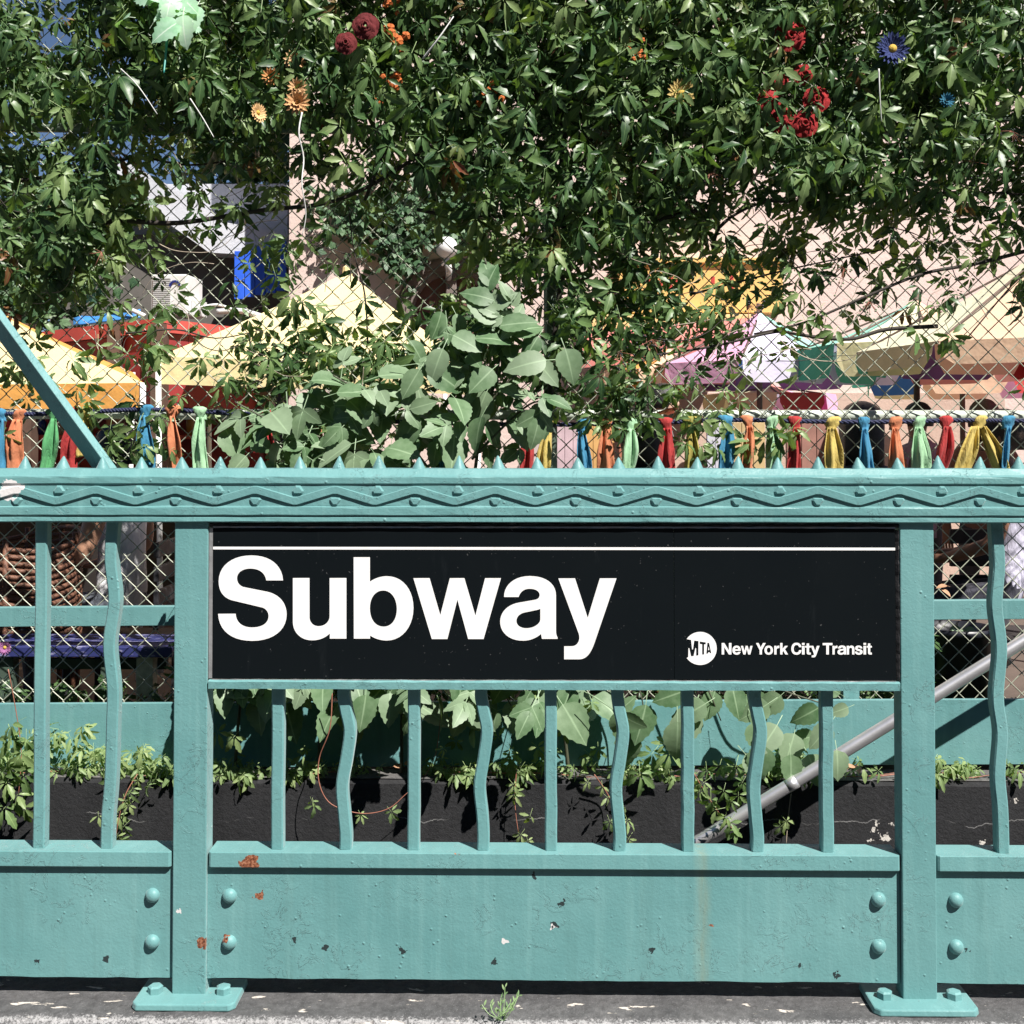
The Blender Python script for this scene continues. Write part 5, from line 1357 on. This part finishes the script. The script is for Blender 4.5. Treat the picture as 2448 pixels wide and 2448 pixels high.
def ribbon(px, col, label, w=44, length=140, lean=0, tails=1, twist=0.0, neck=.55):
    y0 = rope_y(px); c = P(px, y0, YT); mt = cloth('felt_' + col, TC[col]); k = MPP(YT)
    th = thing('fabric_tie', label, 'fabric tie', c, 'fabric ties along the fence rope')
    m = MB()                                         # knot: a fat wrapped lump with folds
    vs, fs = [], []; n, mm_ = 14, 8
    for j in range(mm_ + 1):
        v = j / mm_; zz = (.020 - .052 * v); r = float(np.interp(v, [0, .12, .35, .6, .82, 1], [.010, .0185, .0205, .0165, .0120, .0125])) * (.88 + .24 * abs(math.sin(px * 1.3)))
        for i in range(n):
            a = 2 * math.pi * i / n; f = 1 + .20 * math.sin(2 * a + v * 5 + px) + .13 * math.sin(5 * a - v * 8 + px * 2)
            vs.append(c + Vector((r * 1.3 * f * math.cos(a) + lean * k * v * .15 + (v - .5) * .018 * math.sin(px), r * .62 * f * math.sin(a) - .004, zz)))
    for j in range(mm_):
        for i in range(n): i2 = (i + 1) % n; fs.append((j * n + i, j * n + i2, (j + 1) * n + i2, (j + 1) * n + i))
    fs += [tuple(range(n)), tuple(reversed(range(mm_ * n, mm_ * n + n)))]
    m.add(vs, fs); part('knot', m, mt, th, smooth=True)
    for ti in range(tails):
        m = MB(); vs, fs = [], []; R_, C_ = 16, 10
        side = 0 if tails == 1 else (-1 if ti == 0 else 1)
        for j in range(R_ + 1):
            v = j / R_; wv = w * (.42 + .58 * min(1, v * 2.6) ** .8) * (.95 + .08 * math.sin(v * 5 + px))
            cx = lean * v + side * (10 + 52 * v) + 3 * math.sin(v * 4 + px)
            tw = twist * v
            for i in range(C_ + 1):
                u = i / C_ - .5
                fold = (.013 * math.sin(u * 9 + v * 2.5 + px) + .006 * math.sin(u * 17 - v * 4 + px * 2)) * (1 - v * .45)
                ox = u * wv * math.cos(tw); oy = u * wv * math.sin(tw)
                vs.append(c + Vector(((cx + ox) * k, -.012 - .012 * math.sin(math.pi * min(1, v * 1.5)) + fold + oy * k + .012 * ti, -.022 - (length * v + (2 * math.sin(u * 5 + px) if j == R_ else 0)) * k)))
        for j in range(R_):
            for i in range(C_): q = j * (C_ + 1) + i; fs.append((q, q + 1, q + C_ + 2, q + C_ + 1))
        m.add(vs, fs); o = part('tail', m, mt, th, smooth=True); s_ = o.modifiers.new('s', 'SOLIDIFY'); s_.thickness = .0022
    return th
for a in ((2, 'blue', 'blue felt tie at the far left edge of the rope', 36), (48, 'orange', 'orange felt tie leaning left beside the far left blue one', 42, 140, -14, 1, .3),
          (132, 'green', 'twisted green felt tie left of the diagonal bar', 36, 140, -18, 1, .9), (178, 'red', 'red felt tie half behind the diagonal bar', 40, 140, -10), (205, 'yellow', 'short yellow felt tie under the diagonal bar', 40, 95, -8),
          (350, 'blue', 'wide blue felt tie between the leaves left of the sapling', 42, 150, 2), (414, 'orange', 'orange felt tie beside the white canopy leg', 38, 150, 6),
          (480, 'mint', 'pale green felt tie mostly hidden by the sapling', 36, 140, 4), (640, 'red', 'red felt tie hidden deep among the sapling leaves', 36), (760, 'orange', 'orange felt tie behind the sapling leaves', 36), (1060, 'blue', 'blue felt tie behind the sapling stem', 36),
          (1258, 'red', 'dark red felt tie just right of the sapling', 36, 150, 4), (1310, 'yellow', 'yellow felt tie under the long drooping sapling leaf', 40, 140, -16), (1393, 'blue', 'blue felt tie left of the three middle ones', 32, 140, 6, 1, .3), (1448, 'orange', 'rust orange felt tie flaring wide in the middle', 46, 140, 4, 1, 0, .4),
          (1508, 'mint', 'pale green twisted felt tie right of the rust orange one', 38, 140, -14, 1, .6), (1592, 'red', 'crimson felt tie under the creeper clusters', 46, 140, 4), (1652, 'olive', 'olive yellow felt tie beside the wide blue one', 32, 140, -6),
          (1736, 'blue', 'widest blue felt tie at the end of the creeper', 42, 140, 2), (1786, 'orange', 'pale orange straight felt tie right of the widest blue one', 32, 140, 1), (1846, 'mint', 'mint felt tie behind a creeper sprig', 34, 130, -4), (1900, 'red', 'red felt tie covered by a creeper sprig', 36, 140, -2),
          (1990, 'yellow', 'bright yellow felt tie over a dark seated guest', 44, 140, -2, 1, .2), (2064, 'blue', 'blue felt tie in front of the black-haired guest', 36, 140, 10), (2140, 'orange', 'orange felt tie right of the black-haired guest', 38, 140, 0),
          (2197, 'mint', 'wide mint felt tie between the orange and red ones', 46, 140, 2), (2262, 'red', 'red felt tie leaning left at the right end', 36, 140, -26), (2342, 'yellow', 'yellow felt tie with two spread tails', 38, 140, 0, 2), (2410, 'blue', 'thin twisted blue felt tie near the right edge', 28, 140, -16, 1, 1.1), (2475, 'orange', 'orange felt tie cut by the right edge', 36)):
    ribbon(*a)

# ================================================================== ARTIFICIAL FLOWERS AND STRINGS
def flower(px, py, r, kind, rgb, label, Y=1.76, rgb2=None, face=(0, 0)):
    c = P(px, py, Y); k = r * MPP(Y); mt = cloth('petal_%d_%d_%d' % tuple(int(v * 100) for v in rgb), rgb)
    th = thing('artificial_flower', label, 'flower', c, 'artificial flowers in the creeper')
    if kind in ('mum', 'daisy'):
        rings = ((14, 1, .28, .15), (13, .85, .26, .5), (11, .62, .26, .85), (8, .4, .26, 1.2)) if kind == 'mum' else ((20, 1, .26, .12), (18, .8, .24, .3))
        for ri, (n, l, w, up) in enumerate(rings):
            for i in range(n):
                a = 2 * math.pi * (i + .5 * ri) / n + random.uniform(-.08, .08)
                v, f, _ = leaflet(k * l, k * w * .5, .3, -.1, 4, 0, wide=.55, base=.1)
                M = rot_w(a) @ rot_v(-up)
                v = v @ M.T @ FRAME.T
                me = bpy.data.meshes.new('petal'); me.from_pydata([tuple(Matrix.Rotation(face[0], 3, 'X') @ (Matrix.Rotation(face[1], 3, 'Z') @ Vector(p))) for p in v], [], f); me.materials.append(mt)
                link(bpy.data.objects.new('petal', me), th)
        m = MB(); m.lathe([(k * .26, 0), (k * .24, k * .12), (k * .12, k * .2), (.0003, k * .22)], tuple(c), 12, 'y')
        part('centre', m, cloth('flower_heart', rgb2 or (.55, .36, .06)), th, smooth=True)
    elif kind == 'rose':
        for ring, (n, l) in enumerate(((5, 1), (5, .78), (4, .55), (3, .34))):
            for i in range(n):
                a0 = 2 * math.pi * i / n + ring * .6 + px; vs, fs = [], []
                for j in range(5):
                    for q in range(6):
                        a = a0 + (q / 5 - .5) * (2 * math.pi / n) * 1.35; t_ = j / 4
                        rad = k * l * (.25 + .75 * t_) * (1 - .12 * abs(q / 5 - .5) ** 2 * 4); up = k * (.25 + .5 * (1 - l)) * (1 - (t_ - .55) ** 2 * 1.6) + k * .05 * math.sin(q * 2 + i)
                        vs.append((rad * math.cos(a), -up, rad * math.sin(a)))
                for j in range(4):
                    for q in range(5): z_ = j * 6 + q; fs.append((z_, z_ + 1, z_ + 7, z_ + 6))
                me = bpy.data.meshes.new('petal'); me.from_pydata(vs, [], fs); me.polygons.foreach_set('use_smooth', [True] * len(fs)); me.materials.append(mt)
                link(bpy.data.objects.new('petal', me), th)
    else:                                            # cluster of little trumpet flowers
        for b in range(9):
            cc = Vector((random.gauss(0, k * .45), random.uniform(-.01, .01), random.gauss(0, k * .45)))
            m = MB(); tl = random.uniform(-.6, .6); tz = random.uniform(-.7, .7)
            for i in range(5):
                v, f, _ = leaflet(k * .36, k * .13, .2, .3, 4, 0, wide=.6)
                v = v @ (rot_v(.4) @ rot_w(0)).T @ rot_w(2 * math.pi * i / 5).T @ FRAME.T
                m.add([Matrix.Rotation(tz, 3, 'Z') @ (Matrix.Rotation(tl, 3, 'X') @ Vector(p)) + c + cc for p in v], f)
            part('blossom', m, mt, th, smooth=True, fix=False)
    return th
flower(712, 246, 34, 'mum', (.62, .35, .16), 'large tan orange chrysanthemum above the white string', 1.68)
flower(712, 210, 26, 'mum', (.66, .40, .20), 'pale orange chrysanthemum perched on the largest one', 1.70)
flower(648, 184, 24, 'mum', (.58, .27, .10), 'darker orange chrysanthemum left of the pair')
flower(706, 146, 30, 'mum', (.66, .42, .22), 'pale chrysanthemum highest of the orange group')
flower(616, 270, 25, 'daisy', (.78, .50, .24), 'peach daisy turned sideways left of the string', 1.66, (.05, .3, .25), (0, .9))
flower(1630, 225, 38, 'daisy', (.50, .37, .13), 'mustard yellow daisy in the shade of the creeper', 1.74, (.45, .25, .05))
flower(2133, 117, 42, 'daisy', (.025, .04, .15), 'large dark blue daisy with a yellow heart', 1.68, (.50, .42, .18))
flower(2263, 240, 20, 'mum', (.03, .16, .25), 'small teal flower below the blue daisy', 1.66)
for (x, y, r, l) in ((1888, 88, 40, 'highest and largest dark red rose'), (1868, 194, 18, 'small red rosebud'), (1920, 180, 26, 'dark red rose behind the leaf fan'), (1838, 242, 30, 'red rose at the left of the cluster'), (1862, 287, 34, 'bright red rose lowest left in the cluster'), (1950, 240, 34, 'red rose at the right of the cluster'), (1922, 298, 34, 'open red rose at the bottom of the cluster')):
    flower(x, y, r, 'rose', (.30, .012, .014), l + ' in the creeper')
for (x, y, r, l) in ((1168, 220, 34, 'orange trumpet blossoms alone in the middle of the creeper'), (945, 75, 40, 'orange trumpet blossoms near the top centre'), (932, 5, 26, 'orange trumpet blossoms at the very top'), (945, 195, 32, 'reddish orange blossoms below the top centre ones'), (905, 235, 16, 'tiny orange blossoms left of the reddish ones'), (1525, 115, 24, 'dull orange blossoms above the mustard daisy')):
    flower(x, y, r, 'cluster', (.50, .13, .03), l, 1.74)
flower(875, 65, 34, 'rose', (.12, .010, .012), 'maroon rose left of the top orange blossoms', 1.66)
flower(828, 105, 28, 'rose', (.13, .010, .012), 'maroon rose lowest left of the top blossoms', 1.66)
flower(12, 1548, 18, 'daisy', (.36, .14, .32), 'small pink purple flower behind the left straight baluster', 1.9, (.4, .25, .1))
twine = plain('white_twine', (.66, .66, .64), .7)
for pth, lab, r in (([(722, 270), (714, 320), (726, 380), (722, 440), (732, 510), (722, 565)], 'long white twine hanging below the tan chrysanthemum', .0032), ([(288, 165), (330, 205), (376, 272)], 'short straight white twine at the upper left', .0026), ([(454, 235), (485, 285), (512, 328)], 'short white twine beside the upper pipe', .0026), ([(1010, 140), (1050, 90), (1085, 40)], 'pale plastic stalk slanting at the top centre', .004), ([(2100, 165), (2104, 230), (2108, 290)], 'thin pale stalk of the blue daisy', .003), ([(400, 60), (396, 120), (392, 175)], 'teal plastic stalk at the upper left', .006)):
    th = thing('twine', lab, 'twine', P(*pth[0], 1.6)); stem(pth, 1.6, r, twine if 'teal' not in lab else plain('teal_plastic', (.03, .25, .22), .4), th, 'strand', 1)
pl = thing('plastic_leaf_spray', 'shiny pale mint plastic leaves among the creeper at the upper left', 'plastic leaves', P(400, 30, 1.6))
Bp = Bank('leaf', [simple_leaf(400 + i, .34, .4, .1) for i in range(4)], leaf_mat('mint_plastic_leaf', (.25, .48, .30), (.36, .58, .42), (.50, .70, .55), .3, .3))
for _ in range(16): Bp.one(pl, P(rr.gauss(395, 45), rr.gauss(15, 22), rr.uniform(1.58, 1.68)), mat3(rr.uniform(-2.5, 2.5), rr.uniform(0, .8), rr.gauss(0, .4)), rr.uniform(.08, .13))

# ================================================================== PEOPLE AND FURNITURE IN THE COURTYARD
SKIN = {'tan': plain('tan_skin', (.42, .23, .15), .55, 0, .1), 'brown': plain('brown_skin', (.24, .115, .07), .55, 0, .1), 'fair': plain('fair_skin', (.55, .34, .26), .55, 0, .1)}
HAIR = {'black': plain('black_hair', (.010, .009, .009), .45, 0, .4, 60, .7, 260, .004), 'brown': plain('brown_hair', (.05, .03, .02), .5, 0, .4, 60, .7, 260, .004)}
def person(label, x, Y, face, shirt, trouser, skin, hair, hairlen=0.1, standing=False, base=-.146, s=1.0, sleeve=0.5, lean=0.0, cloth_var=.12):
    """one continuous figure grown over a skeleton; face = heading (0 looks along +y)"""
    th = thing('person', label, 'person', (x, Y, base))
    J, E, rad, lab = {}, [], {}, {}
    def j(n, p, r, l, par=None, ry=None):
        J[n] = len(J); rad[n] = (Vector(p), r, ry or r, l)
        if par: E.append((J[par], J[n]))
    dz = .40 if standing else 0.0
    ly = lean
    j('pelvis', (0, 0, .56 + dz), .135, 'tr', None, .105)
    j('waist', (0, .01 + ly * .3, .72 + dz), .125, 'sh', 'pelvis', .095); j('chest', (0, .02 + ly * .7, .93 + dz), .150, 'sh', 'waist', .105)
    j('collar', (0, .03 + ly, 1.055 + dz), .085, 'sh', 'chest', .075); j('neck', (0, .045 + ly, 1.12 + dz), .052, 'sk', 'collar')
    j('jaw', (0, .065 + ly, 1.19 + dz), .066, 'sk', 'neck'); j('skull', (0, .055 + ly, 1.275 + dz), .086, 'sk', 'jaw', .095); j('crown', (0, .05 + ly, 1.335 + dz), .06, 'sk', 'skull')
    for sd, q in ((-1, 'l'), (1, 'r')):
        j('sh' + q, (sd * .165, .02 + ly, 1.03 + dz), .062, 'sh', 'collar')
        if standing: el, wr, ha = (sd * .235, -.01, 1.15), (sd * .25, .06, .92), (sd * .25, .10, .84)
        else: el, wr, ha = (sd * .245, .05 + ly, .79), (sd * .17, .27 + ly, .70), (sd * .15, .35 + ly, .70)
        j('el' + q, el, .042, 'sh' if sleeve > .5 else 'sk', 'sh' + q)
        j('wr' + q, wr, .029, 'sk', 'el' + q); j('ha' + q, ha, .036, 'sk', 'wr' + q, .02)
        d = (Vector(ha) - Vector(wr)).normalized(); side = Vector((1, 0, 0))
        for f, (ox, ln) in enumerate(((-.030, .07), (-.011, .085), (.009, .08), (.028, .062))):
            p1 = Vector(ha) + side * ox + d * .03; p2 = p1 + d * ln * .55 + Vector((0, 0, -.006)); p3 = p2 + d * ln * .4 + Vector((0, 0, -.022))
            j('f%d1' % f + q, p1, .0095, 'sk', 'ha' + q); j('f%d2' % f + q, p2, .009, 'sk', 'f%d1' % f + q); j('f%d3' % f + q, p3, .0075, 'sk', 'f%d2' % f + q)
        p1 = Vector(wr) + d * .035 - side * sd * .032; p2 = p1 + d * .035 - side * sd * .012
        j('t1' + q, p1, .011, 'sk', 'wr' + q); j('t2' + q, p2, .009, 'sk', 't1' + q)
        if standing: hp, kn, an, to = (sd * .09, 0, .90), (sd * .10, .02, .50), (sd * .105, -.01, .09), (sd * .12, .14, .035)
        else: hp, kn, an, to = (sd * .10, .05, .52), (sd * .13, .43, .50), (sd * .13, .40, .09), (sd * .14, .55, .035)
        j('hp' + q, hp, .088, 'tr', 'pelvis'); j('kn' + q, kn, .062, 'tr', 'hp' + q); j('an' + q, an, .042, 'tr', 'kn' + q); j('to' + q, to, .038, 'shoe', 'an' + q)
    names = list(J)
    me = bpy.data.meshes.new('sk'); me.from_pydata([tuple(rad[n][0]) for n in names], E, [])
    ob = bpy.data.objects.new('sk', me); COL.objects.link(ob)
    md = ob.modifiers.new('skin', 'SKIN'); md.use_smooth_shade = True
    for n, sv in zip(names, me.skin_vertices[0].data): sv.radius = (rad[n][1], rad[n][2]); sv.use_root = (n == 'pelvis')
    sb = ob.modifiers.new('sub', 'SUBSURF'); sb.levels = sb.render_levels = 2
    dg = bpy.context.evaluated_depsgraph_get(); body = bpy.data.meshes.new_from_object(ob.evaluated_get(dg)); bpy.data.objects.remove(ob)
    mats = {'sk': 0, 'sh': 1, 'tr': 2, 'shoe': 3}
    body.materials.clear()
    for mt in (SKIN[skin], cloth('shirt_%d%d%d' % tuple(int(v * 99) for v in shirt), shirt), cloth('trouser_%d%d%d' % tuple(int(v * 99) for v in trouser), trouser), plain('shoe_black', (.02, .02, .02), .5)): body.materials.append(mt)
    pos = np.array([rad[n][0] for n in names]); A_ = pos[[e[0] for e in E]]; B2 = pos[[e[1] for e in E]]; rr_e = np.array([max(rad[names[e[1]]][1], .02) for e in E]); le = [rad[names[e[1]]][3] for e in E]
    for poly in body.polygons:
        c = np.array(poly.center); ab = B2 - A_; t_ = np.clip(((c - A_) * ab).sum(1) / np.maximum((ab * ab).sum(1), 1e-9), 0, 1)
        d = np.linalg.norm(A_ + ab * t_[:, None] - c, axis=1) / rr_e; poly.material_index = mats[le[int(d.argmin())]]
    bm = bmesh.new(); bm.from_mesh(body)
    hc = rad['skull'][0]
    def lump(p, r, sc_, mi=0):
        M = Matrix.Translation(p) @ Matrix.Diagonal((*sc_, 1)); rs = bmesh.ops.create_uvsphere(bm, u_segments=8, v_segments=6, radius=r, matrix=M)
        for v in rs['verts']:
            for f in v.link_faces: f.material_index = mi; f.smooth = True
    lump(hc + Vector((0, .098, -.025)), .015, (.8, 1.2, 1.5))
    for sd in (-1, 1): lump(hc + Vector((sd * .088, -.005, -.02)), .026, (.35, .7, 1.1)); lump(hc + Vector((sd * .033, .087, .005)), .011, (1.2, .6, .7), 3)
    lump(hc + Vector((0, .085, -.072)), .02, (1.2, .5, .3), 0)
    bm.to_mesh(body); bm.free()
    bo = bpy.data.objects.new('body', body); link(bo, th); bo.scale = (s,) * 3; bo.rotation_euler = (0, 0, face)
    # hair: a cap with locks, open at the face
    hm = MB(); vs, fs = [], []; n, rows = 20, 9
    for jj in range(rows + 1):
        t_ = jj / rows; ph = t_ * 1.9
        for i in range(n):
            a = 2 * math.pi * i / n; fr = max(0, math.sin(a))          # front
            p_ = min(ph, 1.9 - 1.0 * fr)
            rx, ry_, rz = .100, .112, .108
            wob = 1 + .05 * math.sin(a * 7 + jj) + .03 * math.sin(a * 13)
            zz = math.cos(p_) * rz
            x_, y_ = math.sin(p_) * math.cos(a) * rx * wob, math.sin(p_) * math.sin(a) * ry_ * wob
            if t_ > .75 and fr < .45: zz -= (t_ - .75) * 4 * hairlen; y_ -= .02 * hairlen
            vs.append(hc + Vector((x_, y_ - .008, zz + .015)))
    for jj in range(rows):
        for i in range(n): i2 = (i + 1) % n; fs.append((jj * n + i, jj * n + i2, (jj + 1) * n + i2, (jj + 1) * n + i))
    fs.append(tuple(range(n))); hm.add(vs, fs)
    hme = hm.mesh('hair', [HAIR[hair]], True); ho = bpy.data.objects.new('hair', hme); link(ho, th); ho.scale = (s,) * 3; ho.rotation_euler = (0, 0, face)
    m_ = ho.modifiers.new('s', 'SOLIDIFY'); m_.thickness = .012
    return th
def px_x(px, Y, py=1200): return P(px, py, Y).x
def stool(label, x, Y, rgb, h=.45, w=.42, back=None):
    th = thing('chair', label, 'chair', (x, Y, FL), 'courtyard chairs'); mt = plain('chair_%d%d' % (rgb[0] * 99, rgb[2] * 99), rgb, .6)
    m = MB(); m.box(x - w / 2, x + w / 2, Y - w / 2, Y + w / 2, FL + h - .03, FL + h); part('seat', m, mt, th, bevel=.008)
    for a in (-1, 1):
        for b in (-1, 1): m = MB(); m.box(x + a * (w / 2 - .03) - .018, x + a * (w / 2 - .03) + .018, Y + b * (w / 2 - .03) - .018, Y + b * (w / 2 - .03) + .018, FL, FL + h - .031); part('leg', m, mt, th)
    if back is not None:
        bx, by = back
        for k in range(4): m = MB(); m.box(*( (x - w / 2, x + w / 2, Y + by * w / 2 - .012, Y + by * w / 2 + .012) if by else (x + bx * w / 2 - .012, x + bx * w / 2 + .012, Y - w / 2, Y + w / 2)), FL + h + .06 + k * .11, FL + h + .13 + k * .11); part('back_slat', m, mt, th, bevel=.004)
    return th
# left gap: guest in a white shirt on a bench, wicker chair, blue bench top
person('guest in a white shirt and grey trousers seated behind the left balusters', px_x(300, 2.95), 2.95, R(75), (.82, .82, .85), (.16, .18, .22), 'tan', 'black', .05, base=FL + .03)
stool('dark chair under the white-shirted guest', px_x(300, 2.95), 2.95, (.03, .03, .035), .42, .44, (1, 0))
wk = thing('wicker_armchair', 'brown wicker armchair at the left edge behind the fence', 'chair', (px_x(20, 2.75), 2.75, FL))
wm = plain('brown_wicker', (.17, .075, .045), .6, 0, .4, 60, .8, 120, .005)
cx_ = px_x(20, 2.75)
for k in range(16):
    m = MB(); a0 = R(-60)
    m.tube(smooth_path([Vector((cx_ + .32 * math.cos(a), 2.75 + .28 * math.sin(a), .30 + k * .030 + .04 * math.sin(a * 2))) for a in np.linspace(R(-75), R(200), 9)], 4), .012, 6); part('wicker_band', m, wm, wk, smooth=True)
for a in np.linspace(R(-70), R(195), 9): m = MB(); m.tube([(cx_ + .31 * math.cos(a), 2.75 + .27 * math.sin(a), FL), (cx_ + .32 * math.cos(a), 2.75 + .28 * math.sin(a), .78)], .013, 6); part('stake', m, wm, wk, smooth=True)
m = MB(); m.lathe([(.001, .30), (.28, .30), (.3, .28), (.28, .24), (.001, .24)], (cx_, 2.75, 0), 18); part('seat', m, wm, wk, smooth=True)
bn = thing('blue_bench', 'worn blue painted bench on pale posts behind the left balusters', 'bench', (px_x(230, 2.3), 2.3, FL))
bmat = NT('worn_blue_paint'); bmat.put(Base_Color=bmat.mix(bmat.ramp(bmat.noise(1, 6, .7, bmat.mapped((9, 30, 40))), [(.55, W0), (.62, W1)]), (.020, .026, .12, 1), (.22, .22, .36, 1)), Roughness=.6)
for k in range(3):
    m = MB(); y_ = 2.2 + k * .105; m.box(px_x(-260, 2.3), px_x(430, 2.3), y_, y_ + .095, P(230, 1566, 2.25).z, P(230, 1541, 2.25).z); part('plank', m, bmat.m, bn, bevel=.004)
pale_w = plain('weathered_pale_wood', (.50, .52, .40), .8, 0, .4, 30, .6, 60)
for px, w_ in ((350, .035), (262, .03), (20, .03), (-180, .03)):
    x = px_x(px, 2.24); m = MB(); m.box(x - w_, x + w_, 2.23, 2.29, FL, P(230, 1567, 2.25).z); part('leg', m, pale_w if px == 350 else plain('dark_green_wood', (.05, .08, .06), .7), bn, bevel=.004)
m = MB(); m.box(px_x(100, 2.3), px_x(400, 2.3), 2.30, 2.33, P(230, 1600, 2.3).z, P(230, 1575, 2.3).z); part('apron', m, MAT['dark_green_wood'], bn)
# right gap: guest in a lavender shirt, black plant pot
person('guest in a pale lavender shirt with bare brown arms behind the right baluster', px_x(2425, 2.85), 2.85, R(60), (.60, .58, .72), (.05, .05, .07), 'brown', 'brown', .05, base=FL + .10, sleeve=.3)
stool('dark chair under the lavender-shirted guest', px_x(2425, 2.85), 2.85, (.035, .03, .03), .46, .44, (0, 1))
pt = thing('plant_pot', 'large black plastic plant pot behind the right end of the railing', 'pot', (px_x(2292, 2.22), 2.26, FL))
blk = plain('black_plastic', (.012, .013, .020), .4)
pz = P(2292, 1512, 2.1).z; pr = 82 * MPP(2.22)
m = MB(); m.lathe([(.001, 0), (pr * .78, 0), (pr * .97, pz - FL - .03), (pr * 1.05, pz - FL - .028), (pr * 1.06, pz - FL), (pr * .98, pz - FL), (pr * .95, pz - FL - .06)], (px_x(2292, 2.22), 2.26, FL), 28); part('pot_wall', m, blk, pt, smooth=True)
m = MB(); m.lathe([(.001, pz - FL - .07), (pr * .955, pz - FL - .07)], (px_x(2292, 2.22), 2.26, FL), 20); part('soil', m, plain('soil', (.03, .022, .018), .9), pt)
sd_ = thing('seedling', 'small pale seedling growing in the black pot', 'seedling', (px_x(2290, 2.2), 2.24, pz - .06))
for (a, b, ro) in ((2270, 1500, -60), (2295, 1505, 30), (2310, 1510, 60), (2335, 1508, 80), (2285, 1500, 0)): B_big.one(sd_, P(a, b, 2.2), mat3(R(ro), R(50), 0), .07)
m = MB(); m.tube([P(2290, 1535, 2.22), P(2288, 1488, 2.2)], .003, 5); part('stem', m, MAT['twig_pale'], sd_)
# guests whose heads show between the ribbons
person('guest with long black hair seen from behind the blue tie', px_x(2072, 3.1), 3.1, R(10), (.03, .035, .06), (.03, .03, .04), 'tan', 'black', .16, base=FL + .06, s=1.06)
person('guest with long black hair behind the pale green twisted tie', px_x(1548, 3.1), 3.1, R(70), (.05, .045, .04), (.03, .03, .04), 'brown', 'black', .16, base=FL + .06, s=1.04)
stool('dark chair of the guest behind the blue tie', px_x(2072, 3.1), 3.1, (.04, .03, .025), .46, .44, None)
stool('dark chair of the guest behind the pale green tie', px_x(1548, 3.1), 3.1, (.04, .035, .025), .46, .44, None)
person('black-haired guest standing under the green parasol flap', px_x(2206, 4.9, 980), 4.9, R(20), (.30, .22, .30), (.05, .05, .06), 'brown', 'black', .04, True, s=.885)
person('brown-haired guest in a brown vest standing by the yellow tie', px_x(2350, 4.3, 980), 4.3, R(-30), (.20, .10, .075), (.04, .04, .05), 'brown', 'brown', .05, True, sleeve=.2, s=.885)
person('dark-haired guest standing behind the creeper clusters', px_x(1568, 5.2, 950), 5.2, R(-80), (.25, .25, .25), (.05, .05, .06), 'fair', 'black', .04, True, s=.96)
# patterned cushions and warm boards behind the ribbons
for k, (l, r_, t_, b_, Y_, rgb, lab) in enumerate(((1330, 1390, 1010, 1250, 4.4, (.52, .38, .42), 'mauve painted board behind the blue tie'), (1392, 1470, 1010, 1250, 4.5, (.62, .36, .13), 'ochre painted board behind the rust orange tie'), (1480, 1520, 1010, 1250, 4.4, (.45, .17, .10), 'terracotta painted board behind the pale green tie'), (1745, 1830, 1010, 1130, 4.3, (.55, .40, .20), 'tan wicker screen behind the pale orange tie'), (1690, 1750, 1010, 1090, 4.0, (.55, .54, .62), 'pale patterned cushion behind the widest blue tie'), (1880, 1990, 1010, 1250, 4.6, (.30, .15, .12), 'brown timber screen behind the yellow tie'), (1240, 1328, 1000, 1250, 4.6, (.60, .50, .48), 'pale board right of the sapling'))):
    p0, p1 = P(l, t_, Y_), P(r_, b_, Y_); th = thing('garden_screen', lab, 'screen', ((p0.x + p1.x) / 2, Y_, FL), 'painted screens behind the ribbons')
    n = 3; 
    for q in range(n):
        xa = p0.x + (p1.x - p0.x) * q / n; xb = p0.x + (p1.x - p0.x) * (q + .97) / n; m = MB(); m.box(xa, xb, Y_, Y_ + .03, FL, p0.z); part('plank', m, plain('screen_%d' % k, rgb, .75, 0, .3, 9), th, bevel=.003)
